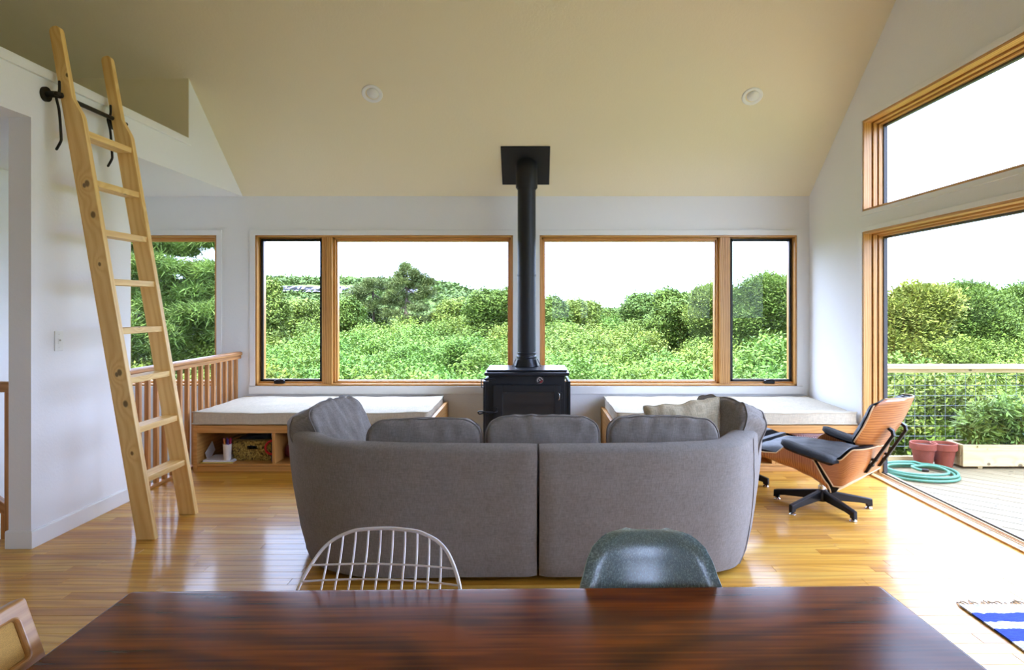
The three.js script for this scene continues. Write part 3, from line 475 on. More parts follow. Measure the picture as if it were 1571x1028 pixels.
// wood stove and its pipe
{
  const C = -0.043, t = thing('wood_stove', 'black cast metal wood stove with a glass door between the windows', 'stove', [C, 0, 6.0]);
  const zf = 5.78, P = (n, g, m, l) => part(t, n, g, m, l);
  P('body', bx(C - 0.31, C + 0.31, 0.12, 0.735, zf + 0.02, 6.22, 0.008), M.iron);
  P('front_plate', bx(C - 0.325, C + 0.325, 0.14, 0.745, zf - 0.005, zf + 0.025, 0.004), M.iron);
  P('top_plate', bx(C - 0.36, C + 0.36, 0.745, 0.772, zf - 0.05, 6.26, 0.006), M.ironTop); P('top_plate', bx(C - 0.345, C + 0.345, 0.776, 0.79, zf - 0.0, 6.25, 0.004), M.ironTop);
  for (const s of [-1, 1]) { const x = C + s * 0.362; P('side_shield', bx(x - 0.010, x + 0.010, 0.16, 0.695, zf - 0.01, 6.2, 0.004), M.iron); P('side_shield', bx(Math.min(x, C + s * 0.31), Math.max(x, C + s * 0.31), 0.15, 0.69, zf, zf + 0.012, 0.002), M.iron); }
  const dz = zf - 0.03, door = P('door', [bx(C - 0.285, C - 0.205, 0.21, 0.665, dz, dz + 0.028, 0.004), bx(C + 0.235, C + 0.285, 0.21, 0.665, dz, dz + 0.028, 0.004), bx(C - 0.205, C + 0.235, 0.605, 0.665, dz, dz + 0.028, 0.004), bx(C - 0.205, C + 0.235, 0.21, 0.30, dz, dz + 0.028, 0.004)], M.iron);
  const bp = new THREE.Vector3(C, 0, -6.0), sub = (n, g, m, l) => { g = Array.isArray(g) ? merge(g) : g; g.translate(-bp.x, 0, -bp.z); return part(door, n, g, m, l, true); };
  sub('door_glass', bx(C - 0.205, C + 0.235, 0.30, 0.605, dz + 0.016, dz + 0.022, 0), phy({ color: 0x1b150a, roughness: 0.12, clearcoat: 0.6, clearcoatRoughness: 0.08 }), 'dark brownish door glass');
  for (const y of [0.55, 0.3]) sub('hinge', bx(C + 0.282, C + 0.30, y, y + 0.05, dz - 0.008, dz + 0.02, 0.004), M.ironTop);
  sub('hinge_rod', tube([V(C + 0.268, 0.60, dz - 0.012), V(C + 0.276, 0.59, dz - 0.02), V(C + 0.276, 0.55, dz - 0.02), V(C + 0.268, 0.54, dz - 0.012)], 0.004), M.chrome);
  const co = []; for (let k = 0; k <= 60; k++) { const s = k / 60, a = s * Math.PI * 16; co.push(V(C - 0.36 + s * 0.07, 0.437 + 0.010 * Math.cos(a), dz - 0.045 + 0.010 * Math.sin(a))); }
  sub('handle', [tube([V(C - 0.25, 0.45, dz - 0.005), V(C - 0.27, 0.44, dz - 0.045), V(C - 0.35, 0.437, dz - 0.045), V(C - 0.40, 0.428, dz - 0.045), V(C - 0.405, 0.447, dz - 0.045), V(C - 0.35, 0.445, dz - 0.045)], 0.006, 40), tube(co, 0.0028, 240, 5), bx(C - 0.262, C - 0.246, 0.425, 0.478, dz - 0.012, dz, 0.003)], M.ironTop, 'looped door handle with a coil grip');
  P('air_lever', [bx(C - 0.36, C - 0.27, 0.705, 0.722, zf - 0.03, zf - 0.01, 0.003), tube([V(C - 0.36, 0.714, zf - 0.02), V(C - 0.385, 0.708, zf - 0.02), V(C - 0.385, 0.65, zf - 0.02), V(C - 0.378, 0.645, zf - 0.02)], 0.004)], M.ironTop);
  const cv = document.createElement('canvas'); cv.width = cv.height = 128; const c = cv.getContext('2d'); c.fillStyle = '#1a1a1c'; c.fillRect(0, 0, 128, 128); c.lineWidth = 12; for (const [a, b, k] of [[2.4, 4.0, '#c8c8c8'], [4.1, 6.2, '#e8e8e8'], [0.1, 1.6, '#b02a2a']]) { c.strokeStyle = k; c.beginPath(); c.arc(64, 64, 46, a, b); c.stroke(); } c.strokeStyle = '#eeeeee'; c.lineWidth = 4; c.beginPath(); c.moveTo(64, 64); c.lineTo(36, 44); c.stroke(); c.fillStyle = '#9a2020'; c.beginPath(); c.moveTo(64, 64); c.lineTo(92, 84); c.lineTo(76, 96); c.fill(); c.fillStyle = '#ddd'; c.beginPath(); c.arc(64, 64, 10, 0, 7); c.fill();
  const ct = new THREE.CanvasTexture(cv); ct.colorSpace = THREE.SRGBColorSpace;
  const d0 = cyl(0.031, 0.031, 0.008, 28); d0.rotateX(Math.PI / 2); d0.translate(0.068, 0.706, -(zf - 0.014)); const th = P('thermometer', d0, M.chrome, 'small round dial thermometer on the stove front');
  const f0 = new THREE.CircleGeometry(0.029, 28); f0.translate(0.068 - C, 0.706, 6.0 - (zf - 0.0185)); part(th, 'dial', f0, std({ map: ct, roughness: 0.3 }), undefined, true);
  P('pedestal', bx(C - 0.22, C + 0.22, 0.0, 0.13, 5.88, 6.14, 0.006), M.iron); P('hearth_plate', bx(C - 0.5, C + 0.5, 0.0, 0.012, 5.55, 6.45, 0.003), M.iron);
  // pipe
  const X = -0.047, Z = 6.12, p = thing('stove_pipe', 'straight black stove pipe rising from the stove to a square ceiling plate', 'stove pipe', [X, 0.79, Z]), r = 0.081, Q = (n, g, m, l) => part(p, n, g, m, l);
  const L = (pts, m = M.iron) => lathe(pts, 40).translate(X, 0, -Z);
  Q('collar', L([[0.105, 0.79], [0.11, 0.795], [0.105, 0.80], [0.084, 0.86], [0.089, 0.865], [0.089, 0.885], [0.084, 0.89]]), M.ironTop);
  for (const s of [-1, 1]) Q('collar_bracket', bar(V(X + s * 0.128, 0.792, Z - 0.03), V(X + s * 0.095, 0.862, Z - 0.03), 0.05, 0.006, 0.002, new THREE.Vector3(s, 0.4, 0).normalize()), M.ironTop);
  Q('pipe', L([[r, 0.87], [r, 1.60], [r + 0.003, 1.603], [r + 0.003, 1.62], [r, 1.623], [r, 2.40]]), M.iron);
  Q('pipe_band', L([[r + 0.004, 2.385], [r + 0.007, 2.39], [r + 0.007, 2.405], [r + 0.004, 2.41]]), M.iron); Q('pipe_band', L([[r, 0.905], [r + 0.005, 0.907], [r + 0.005, 0.917], [r, 0.92]]), M.iron);
  const nrm = new THREE.Vector3(0, -1, 0.765).normalize().multiplyScalar(-1), end = V(X, ceilY(6.19), 6.19);      // elbow turning into the slope
  Q('elbow', new THREE.TubeGeometry(new THREE.CatmullRomCurve3([V(X, 2.40, Z), V(X, 2.47, Z), V(X, 2.54, Z + 0.015), end.clone().addScaledVector(new THREE.Vector3(0, 0.794, -0.607), 0.06)]), 16, r + 0.016, 32), M.iron);
  const pl = rb(0.44, 0.012, 0.45, 0.003); pl.rotateX(-0.653); const mid = V(X + 0.0, ceilY(6.197), 6.197); pl.translate(mid.x - 0.01, mid.y - 0.005, mid.z + 0.004); Q('ceiling_plate', pl, M.iron);
}

// ladder leaning on its rail
{
  const t = thing('ladder', 'pine loft ladder with flat treads leaning on the left wall', 'ladder', [-2.22, 0, 4.14]);
  const foot = -2.215, topX = -2.72, H = 2.945, at = (y) => foot + (topX - foot) * y / H, sl = Math.atan2(foot - topX, H);
  for (const Zc of [3.905, 4.375]) { // stile: outline in its own plane, along the lean
    const w = 0.1, s = new THREE.Shape(), L = H / Math.cos(sl), h = w / 2;
    const tf = Math.tan(sl); s.moveTo(-h, h * tf); s.lineTo(h, -h * tf); s.lineTo(h, L - 0.56); s.quadraticCurveTo(h, L - 0.53, h - 0.012, L - 0.50); s.lineTo(h - 0.040, L - 0.42); s.lineTo(h - 0.043, L - 0.03); s.quadraticCurveTo(h - 0.046, L, h - 0.066, L); s.quadraticCurveTo(-h, L, -h, L - 0.03); s.closePath();
    let g = new THREE.ExtrudeGeometry(s, { depth: 0.034, bevelEnabled: true, bevelThickness: 0.003, bevelSize: 0.003, bevelSegments: 2 }); g.translate(0, 0.0, -0.017);
    g = boxUV(g, 1); g.rotateZ(sl); g.translate(foot, 0.003, -Zc); part(t, 'stile', g, M.pine);
  }
  for (let k = 0; k < 8; k++) { const y = 0.352 + k * 0.2865; part(t, 'tread', bx(at(y) - 0.046, at(y) + 0.047, y - 0.036, y, 3.923, 4.357, 0.003, 2), M.pine); }
  const rl = thing('ladder_rail', 'dark metal pipe rail on the wall that the ladder hangs from', 'rail', [XL, 2.54, 4.1]);
  part(rl, 'rail', tube([V(XL + 0.075, 2.545, 3.84), V(XL + 0.075, 2.545, 4.50)], 0.014), M.bronze);
  for (const z of [3.855, 4.47]) { const f = cyl(0.042, 0.042, 0.014, 24); f.rotateZ(Math.PI / 2); f.translate(XL + 0.007, 2.545, -z); part(rl, 'flange', f, M.bronze); part(rl, 'bracket', tube([V(XL, 2.545, z), V(XL + 0.05, 2.545, z), V(XL + 0.075, 2.545, z + (z < 4 ? 0.02 : -0.02))], 0.019), M.bronze); }
  for (const z of [3.865, 4.335]) part(t, 'hook', tube([V(at(2.62) - 0.03, 2.62, z), V(XL + 0.075, 2.565, z), V(XL + 0.058, 2.535, z), V(XL + 0.075, 2.45, z), V(XL + 0.086, 2.30, z), V(XL + 0.082, 2.275, z), V(XL + 0.060, 2.235, z)], 0.0075, 40), M.bronze, 'dark bent hook rod');
}
// light switch, ceiling lights
{
  const s = thing('light_switch', 'white light switch on the wall left of the ladder', 'light switch', [XL, 1.135, 3.965]);
  part(s, 'plate', bx(XL, XL + 0.006, 1.078, 1.195, 3.93, 4.0, 0.003), M.white); part(s, 'toggle', [bx(XL + 0.005, XL + 0.008, 1.118, 1.152, 3.957, 3.973, 0.001), bx(XL + 0.006, XL + 0.02, 1.135, 1.146, 3.96, 3.97, 0.002)], M.white);
  for (const y of [1.098, 1.174]) { const c = cyl(0.004, 0.004, 0.003, 10); c.rotateZ(Math.PI / 2); c.translate(XL + 0.0065, y, -3.965); part(s, 'screw', c, M.trim); }
  for (const [X, Z, w] of [[-1.316, 5.586, 'left'], [1.822, 5.606, 'right']]) {
    const l = thing('recessed_light', `round white recessed ceiling light, unlit, up and to the ${w} of the stove pipe`, 'ceiling light', [X, ceilY(Z), Z]);
    l.rotation.x = -0.653;
    lpart(l, 'trim_ring', lathe([[0.086, 0.002], [0.086, -0.004], [0.080, -0.009], [0.064, -0.007], [0.056, -0.001]], 40), M.white);
    const e = new THREE.SphereGeometry(0.05, 28, 14, 0, 7, Math.PI * 0.5, Math.PI * 0.5); e.scale(1, 0.55, 1); e.translate(0.006, -0.001, 0.004); lpart(l, 'eyeball', e, M.white);
  }
}
// stair railing
{
  const t = thing('stair_railing', 'wooden stair railing with square balusters left of the window seat', 'railing', [-2.8, 0, 5.6]), X = -2.805;
  part(t, 'handrail', [bx(X - 0.032, X + 0.038, 0.862, 0.898, 4.66, 6.49, 0.012, 2, 3), bx(X - 0.02, X + 0.024, 0.832, 0.864, 4.66, 6.49, 0.003, 2)], M.rail);
  for (let k = 0; k < 16; k++) { const z = 4.72 + k * 0.1135; part(t, 'baluster', bx(X - 0.016, X + 0.016, 0.02, 0.835, z - 0.016, z + 0.016, 0.003, 1), M.rail); }
  part(t, 'bottom_rail', bx(X - 0.025, X + 0.025, 0, 0.022, 4.68, 6.48, 0.003, 2), M.rail);
  const q = thing('stair_guard', 'wooden guard rail at the head of the stairs left of the white wall', 'railing', [-3.2, 0, 3.95]);
  part(q, 'guard_rail', bx(-4.04, -2.90, 0.84, 0.90, 3.92, 3.97, 0.008, 0), M.rail); part(q, 'post', bx(-3.06, -3.03, 0, 0.84, 3.93, 3.965, 0.003, 1), M.rail);
  part(q, 'sloped_handrail', bar(V(-3.02, 0.10, 3.99), V(-3.5, 0.42, 3.99), 0.05, 0.06, 0.008), M.rail); part(q, 'post', bx(-3.12, -3.085, -0.1, 0.15, 3.98, 4.01, 0.003, 1), M.rail);
}

// lounge chair and ottoman: local z is forward, x is the sitter's left
const P3 = (x, y, z) => new THREE.Vector3(x, y, z), pw = (a, e) => Math.sign(a) * Math.pow(Math.abs(a), e);
function starBase(t, n, R, top, turn) {
  const hub = lathe([[0, 0.045], [0.032, 0.045], [0.036, 0.06], [0.034, 0.115], [0.02, 0.12], [0, 0.12]], 24); lpart(t, 'hub', hub, M.castAlu);
  lpart(t, 'stem', merge([cyl(0.016, 0.016, top - 0.11, 20).translate(0, (top + 0.11) / 2, 0), cyl(0.024, 0.024, 0.02, 20).translate(0, 0.135, 0)]), M.chrome);
  for (let k = 0; k < n; k++) {
    const a = turn + k * 2 * Math.PI / n, s = new THREE.Shape([[0.02, 0.058], [0.03, 0.112], [R - 0.01, 0.066], [R + 0.016, 0.060], [R + 0.018, 0.022], [R - 0.012, 0.022], [R - 0.014, 0.036], [R - 0.06, 0.044]].map((p) => new THREE.Vector2(...p)));
    const g = new THREE.ExtrudeGeometry(s, { depth: 0.016, bevelEnabled: true, bevelThickness: 0.006, bevelSize: 0.005, bevelSegments: 2 }); g.translate(0, 0, -0.008); g.rotateY(a);
    const leg = lpart(t, 'leg', g, M.castAlu); const f = lathe([[0, 0.0], [0.022, 0.0], [0.023, 0.006], [0.012, 0.012], [0.007, 0.024], [0, 0.024]], 18); f.translate(R * Math.cos(a), 0, -R * Math.sin(a)); lpart(leg, 'glide', f, M.chrome);
  }
}
function rimTube(fn, path, r, mat, t, name) { lpart(t, name, tube(path.map(([u, v]) => fn(u, v)), r, path.length * 3, 6), mat); }
const walk = (n = 24) => { const a = []; for (let i = 0; i <= n; i++) a.push([i / n, 0]); for (let i = 1; i <= n; i++) a.push([1, i / n]); for (let i = 1; i <= n; i++) a.push([1 - i / n, 1]); for (let i = 1; i <= n; i++) a.push([0, 1 - i / n]); return a; };
{
  const t = thing('lounge_chair', 'black leather lounge chair with rosewood plywood shells on a five-star base', 'armchair', [1.93, 0, 4.51], -Math.PI * 0.75);
  starBase(t, 5, 0.30, 0.2, 1.02);
  const W = 0.318;
  const yb = (z) => lut([[-0.18, 0.186], [-0.1, 0.205], [0.0, 0.236], [0.1, 0.27], [0.25, 0.318], [0.36, 0.358], [0.42, 0.378]], z);
  const ye = (z) => lut([[-0.18, 0.205], [-0.16, 0.245], [-0.055, 0.395], [-0.035, 0.432], [-0.01, 0.438], [0.09, 0.442], [0.12, 0.425], [0.17, 0.385], [0.25, 0.378], [0.36, 0.382], [0.42, 0.388]], z);
  const seat = (inset) => (u, v) => { const s = (1 - u) * 2 - 1, z = mix(0.40, -0.178, v), a = s * Math.PI / 2, c = 1 - Math.pow(Math.abs(Math.cos(a)) + 1e-6, 0.5), w = (W - inset) * (1 - 0.10 * sstep(0.25, 0.42, z)); return P3(w * pw(Math.sin(a), 0.55), mix(yb(z) + inset * 0.8, ye(z), c), z); };
  lpart(t, 'seat_shell', plate(seat(0), 40, 40, -0.011, 0.6, [0.9, 0.6]), M.rosewood); rimTube(seat(0), walk(40), 0.0045, M.plyEdge, t, 'shell_edge');
  const sc = (u, v) => { const a = u * 2 - 1, z = mix(0.405, -0.26, v), edge = Math.pow(Math.abs(a), 6), e2 = Math.pow(Math.abs(v * 2 - 1), 8); return P3(a * 0.275, lut([[-0.26, 0.365], [-0.1, 0.385], [0.1, 0.388], [0.3, 0.382], [0.41, 0.372]], z) + 0.03 * (1 - edge) * (1 - e2) + 0.006 * N3(a * 4, z * 12, 3), z); };
  lpart(t, 'seat_cushion', plate(sc, 26, 26, (u, v) => -0.07 * Math.pow(Math.max(0, (1 - Math.pow(Math.abs(u * 2 - 1), 6)) * (1 - Math.pow(Math.abs(v * 2 - 1), 6))), 0.3) - 0.004, 1.2), M.leather);
  const front = (u, v) => { const a = u * 2 - 1; return P3(a * 0.285 * (1 - 0.05 * v * v), mix(0.352, 0.392, Math.sin(v * Math.PI * 0.5)), mix(0.37, 0.43, Math.sin(v * Math.PI))); }; lpart(t, 'seat_cushion', plate(front, 16, 10, 0.02, 1.2), M.leather);
  const back = (inset, low) => (u, v) => {
    const s = u * 2 - 1, a = s * Math.PI / 2, d = 1 - Math.pow(Math.abs(Math.cos(a)) + 1e-6, 0.55);
    const bot = low ? lut([[0, 0.262], [0.3, 0.24], [0.6, 0.2], [1, 0.185]], d) : lut([[0, 0.272], [0.5, 0.24], [1, 0.238]], d), top = lut([[0, 0.475], [0.25, 0.47], [0.5, 0.398], [1, 0.402]], d) + (low ? 0.014 * (1 - d) : 0);
    const zc = mix(low ? -0.265 : -0.29, -0.375, v) - 0.012 * Math.sin(v * Math.PI), zs = low ? mix(-0.172, -0.045, v) : mix(-0.195, -0.085, v);
    return P3((W - inset) * pw(Math.sin(a), 0.5), mix(bot, top, v), mix(zc + inset, zs, d));
  };
  lpart(t, 'back_shell', plate(back(0), 48, 22, 0.011, 0.6, [0.9, 0.3]), M.rosewood); rimTube(back(0), walk(48), 0.0045, M.plyEdge, t, 'shell_edge');
  lpart(t, 'back_cushion', plate(back(0.006, true), 44, 20, (u, v) => 0.02 + 0.045 * Math.sin(v * Math.PI) * (1 - Math.pow(Math.abs(u * 2 - 1), 4)), 1.2), M.leather);
  const head = (inset, k) => (u, v) => {
    const s = u * 2 - 1, vv = v * 2 - 1, rx = Math.pow(Math.max(0, 1 - Math.pow(Math.abs(vv), 4.5)), 0.22), w = (0.285 - inset * 0.4) * (0.62 + 0.38 * rx) * (1 - 0.06 * (1 - v)), x = s * w, ry = Math.pow(Math.max(0, 1 - Math.pow(Math.abs(s), 5)), 0.2);
    const y0 = mix(0.628, mix(0.470, 0.785, v), 0.78 + 0.22 * ry); return P3(x, y0, mix(-0.385, -0.545, (y0 - 0.47) / 0.315) + 0.115 * Math.pow(Math.abs(s), 2.2) + inset - 0.014 * Math.sin(v * Math.PI));
  };
  lpart(t, 'head_shell', plate(head(0), 34, 24, 0.011, 0.6, [0.6, 0.3]), M.rosewood); rimTube(head(0), walk(34), 0.0045, M.plyEdge, t, 'shell_edge');
  lpart(t, 'head_cushion', plate(head(0.016), 34, 24, (u, v) => 0.012 + 0.055 * Math.pow(Math.max(0, (1 - Math.pow(u * 2 - 1, 6)) * (1 - Math.pow(v * 2 - 1, 6))), 0.35), 1.2), M.leather);
  for (const s of [1, -1]) {
    const x = 0.12 * s, pts = [[-0.292, 0.312], [-0.325, 0.318], [-0.395, 0.43], [-0.475, 0.56], [-0.47, 0.585], [-0.448, 0.60]];
    for (let i = 0; i < pts.length - 1; i++) { const [a, b] = [pts[i], pts[i + 1]].map((p) => P3(x, p[1], p[0])); if (!i) t.userData.k = 0; const g = bar(a, b, 0.036, 0.017, 0.005, P3(0, 0, 1)); (t.userData.br ??= []).push(g); }
    for (const p of pts.slice(1, -1)) { const c = cyl(0.0088, 0.0088, 0.035, 14); c.rotateZ(Math.PI / 2); c.translate(x, p[1], p[0]); t.userData.br.push(c); }
    for (const [z, y] of [[-0.372, 0.395], [-0.352, 0.36]]) t.userData.br.push(lb(x, y, z + 0.012, 0.026, 0.014, 0.05, 0.003));
    const b = lpart(t, 'back_brace', merge(t.userData.br), M.castAlu); delete t.userData.br; delete t.userData.k;
    const arm = (u, v) => { const a = u * 2 - 1, z = mix(0.125, -0.23, v), q = Math.abs(v * 2 - 1), w = 0.066 * Math.pow(1 - Math.pow(q, 7), 0.35); return P3(s * (0.328 - 0.008 * v) + a * w, mix(0.462, 0.395, v) + 0.02 * (1 - Math.pow(Math.abs(a), 3)) * (1 - Math.pow(q, 6)) - 0.012 * Math.pow(Math.abs(a), 3) + 0.02 * Math.pow(1 - v, 6), z); };
    lpart(t, 'arm_pad', plate(arm, 18, 26, (u, v) => -(0.012 + 0.046 * Math.pow(Math.max(0, (1 - Math.pow(Math.abs(u * 2 - 1), 5)) * (1 - Math.pow(Math.abs(v * 2 - 1), 8))), 0.35)), 1.3), M.leather);
  }
  const o = thing('ottoman', 'black leather ottoman with a plywood shell between sofa and lounge chair', 'ottoman', [1.57, 0, 5.17], 0.05);
  starBase(o, 4, 0.22, 0.27, Math.PI / 4);
  const sh = (i) => (u, v) => { const a = u * 2 - 1; return P3(a * (0.27 - i), 0.275 + i + 0.09 * Math.pow(Math.abs(a), 2.4) + 0.02 * (v * 2 - 1) ** 2, (v - 0.5) * 0.42); };
  lpart(o, 'shell', plate(sh(0), 24, 12, -0.011, 0.6, [0.6, 0.45]), M.rosewood); rimTube(sh(0), walk(24), 0.006, M.plyEdge, o, 'shell_edge');
  lpart(o, 'cushion', plate(sh(0.012), 24, 16, (u, v) => -(0.012 + 0.085 * Math.pow(Math.max(0, (1 - Math.pow(u * 2 - 1, 6)) * (1 - Math.pow(v * 2 - 1, 6))), 0.35)), 1.2), M.leather);
}

// dining table and chairs
{
  const t = thing('dining_table', 'dark rosewood dining table with a figured top in the foreground', 'table', [-0.04, 0, 1.0], 0.0185);
  const fig = woodTex({ light: 0x8c4210, dark: 0x3e1805, seed: 201, rings: 7, warp: 1.5, ringAmt: 0.45, streak: 0.8, sharp: 2, size: [1.65, 0.95], w: 2048, h: 1024 });
  const top = phy({ map: fig, roughness: 0.2, specularIntensity: 0.22, bumpMap: grainBump, bumpScale: 0.00006 });
  const L = 1.615, D = 0.92, sh = new THREE.Shape(), r = 0.018, x = L / 2, y = D / 2; sh.moveTo(-x + r, -y); sh.lineTo(x - r, -y); sh.quadraticCurveTo(x, -y, x, -y + r); sh.lineTo(x, y - r); sh.quadraticCurveTo(x, y, x - r, y); sh.lineTo(-x + r, y); sh.quadraticCurveTo(-x, y, -x, y - r); sh.lineTo(-x, -y + r); sh.quadraticCurveTo(-x, -y, -x + r, -y);
  let g = new THREE.ExtrudeGeometry(sh, { depth: 0.012, bevelEnabled: true, bevelThickness: 0.008, bevelSize: 0.008, bevelSegments: 4, bevelOffset: -0.008 }); g.rotateX(-Math.PI / 2); g.translate(0, 0.72, 0); g = toCreasedNormals(g, 0.6); { const p = g.attributes.position, uv = g.attributes.uv; for (let i = 0; i < uv.count; i++) uv.setXY(i, p.getX(i), p.getZ(i) + p.getY(i)); }
  lpart(t, 'tabletop', g, top);
  lpart(t, 'apron', merge([lb(0, 0.682, -0.36, 1.3, 0.07, 0.02, 0.002), lb(0, 0.682, 0.36, 1.3, 0.07, 0.02, 0.002), lb(-0.66, 0.682, 0, 0.02, 0.07, 0.72, 0.002), lb(0.66, 0.682, 0, 0.02, 0.07, 0.72, 0.002)]), top);
  for (const a of [-1, 1]) for (const b of [-1, 1]) lpart(t, 'leg', cyl(0.026, 0.016, 0.71, 20).translate(a * 0.68, 0.362, b * 0.38), top);
}
{ // wire chair: frame outline and wires on a curved sheet; local z faces the table
  const t = thing('wire_chair', 'chrome wire side chair behind the table, in front of the sofa', 'chair', [-0.345, 0, 1.415], -0.06);
  const prof = (y) => -0.02 - 0.085 * sstep(0.42, 0.83, y) - 0.05 * sstep(0.6, 0.83, y), hw = (y) => lut([[0.44, 0.235], [0.52, 0.222], [0.6, 0.205], [0.66, 0.192], [0.71, 0.185], [0.74, 0.173], [0.768, 0.158], [0.79, 0.142], [0.81, 0.118], [0.822, 0.09], [0.828, 0.065], [0.83, 0.04]], y);
  const at = (x, y) => P3(x, y, prof(y) + 0.9 * x * x * (1 - 0.35 * sstep(0.6, 0.83, y)));
  const ys = [0.45, 0.5, 0.55, 0.6, 0.65, 0.69, 0.72, 0.745, 0.768, 0.79, 0.808, 0.82, 0.827], rim = [];
  for (const y of ys) rim.push(at(-hw(y), y)); rim.push(at(-0.02, 0.8305), at(0.02, 0.8305)); for (const y of [...ys].reverse()) rim.push(at(hw(y), y));
  const seatFront = [P3(0.232, 0.455, 0.1), P3(0.21, 0.45, 0.3), P3(0.12, 0.435, 0.4), P3(0, 0.43, 0.41), P3(-0.12, 0.435, 0.4), P3(-0.21, 0.45, 0.3), P3(-0.232, 0.455, 0.1)];
  lpart(t, 'rim', tube([...rim, ...seatFront], 0.0042, 300, 8, true), M.wire, 'thick wire rim');
  for (let k = 0; k < 10; k++) {
    const x = -0.129 + k * 0.0287; let yt = 0.83; while (yt > 0.45 && hw(yt) < Math.abs(x)) yt -= 0.001; const pts = [];
    for (let i = 0; i <= 8; i++) { const y = mix(yt, 0.46, i / 8); pts.push(at(x * mix(1, 1.15, i / 8), y)); } const xs = x * 1.2; pts.push(P3(xs, 0.415, 0.06), P3(xs, 0.405, 0.2), P3(xs * 1.1, 0.415, 0.33), P3(xs * 1.15, 0.437, 0.40 - 0.5 * xs * xs * 4));
    lpart(t, 'wire', tube(pts, 0.0026, 48, 6), M.wire);
  }
  for (const y of [0.757, 0.728, 0.695, 0.66, 0.625, 0.59, 0.555, 0.52, 0.485]) { const w = hw(y), pts = []; for (let i = 0; i <= 8; i++) pts.push(at(mix(-w, w, i / 8), y).add(P3(0, 0.002 * 0, 0.003))); lpart(t, 'wire', tube(pts, 0.0024, 30, 6), M.wire); }
  for (let k = 0; k < 8; k++) { const z = 0.04 + k * 0.045, w = 0.228 - (k > 4 ? (k - 4) * 0.018 : 0), pts = []; for (let i = 0; i <= 8; i++) { const a = i / 4 - 1; pts.push(P3(a * w, 0.408 + 0.04 * Math.pow(Math.abs(a), 3), z)); } lpart(t, 'wire', tube(pts, 0.0024, 24, 6), M.wire); }
  for (const a of [-1, 1]) { lpart(t, 'leg', tube([P3(a * 0.13, 0.40, 0.28), P3(a * 0.2, 0.008, 0.33)], 0.006), M.wire); lpart(t, 'leg', tube([P3(a * 0.13, 0.40, 0.06), P3(a * 0.2, 0.008, -0.08)], 0.006), M.wire); }
}
{ // moulded shell chair
  const t = thing('shell_chair', 'blue-green speckled fibreglass shell chair behind the table', 'chair', [0.262, 0, 1.42], -0.03);
  const fn = (u, v) => {
    const s = u * 2 - 1, prof = [[0, 0.40, 0.405], [0.08, 0.385, 0.425], [0.2, 0.30, 0.42], [0.35, 0.17, 0.395], [0.5, 0.04, 0.40], [0.6, -0.03, 0.45], [0.7, -0.065, 0.54], [0.76, -0.08, 0.60], [0.88, -0.12, 0.74], [1, -0.145, 0.822]];
    const z0 = lut(prof.map((p) => [p[0], p[1]]), v), qv = (v - 0.76) / 0.24, y0 = v > 0.76 ? 0.60 + 0.222 * (1 - (1 - qv) ** 2) : lut(prof.map((p) => [p[0], p[2]]), v), w = v > 0.76 ? lut([[0.6, 0.168], [0.64, 0.160], [0.685, 0.151], [0.72, 0.142], [0.752, 0.132], [0.77, 0.126], [0.792, 0.115], [0.805, 0.102], [0.814, 0.086], [0.8185, 0.07], [0.8205, 0.055], [0.822, 0.035]], y0) : lut([[0, 0.13], [0.1, 0.195], [0.3, 0.225], [0.5, 0.232], [0.6, 0.218], [0.7, 0.188], [0.76, 0.168]], v);
    const up = sstep(0.35, 0.75, v), c = Math.pow(Math.abs(s) * w / (v > 0.7 ? 0.19 : w), 2.2), lip = Math.pow(Math.abs(s), 14) * 0.012, tip = sstep(0.965, 1, v);
    return P3(s * w + Math.sign(s) * lip, y0 + c * mix(0.045, 0, up), z0 + c * mix(0, 0.062, up) * (1 - 0.55 * sstep(0.85, 1, v)) - lip * up - tip * tip * 0.010);
  };
  lpart(t, 'shell', plate(fn, 48, 70, 0.006, 0.9, [0.45, 0.9]), M.fibre);
  rimTube(fn, walk(70), 0.0042, std({ color: 0x9fb4b4, roughness: 0.35 }), t, 'rim');
  for (const a of [-1, 1]) { lpart(t, 'leg', tube([P3(a * 0.12, 0.395, 0.26), P3(a * 0.19, 0.008, 0.33)], 0.007), M.chrome); lpart(t, 'leg', tube([P3(a * 0.12, 0.395, 0.06), P3(a * 0.19, 0.008, -0.06)], 0.007), M.chrome); }
}
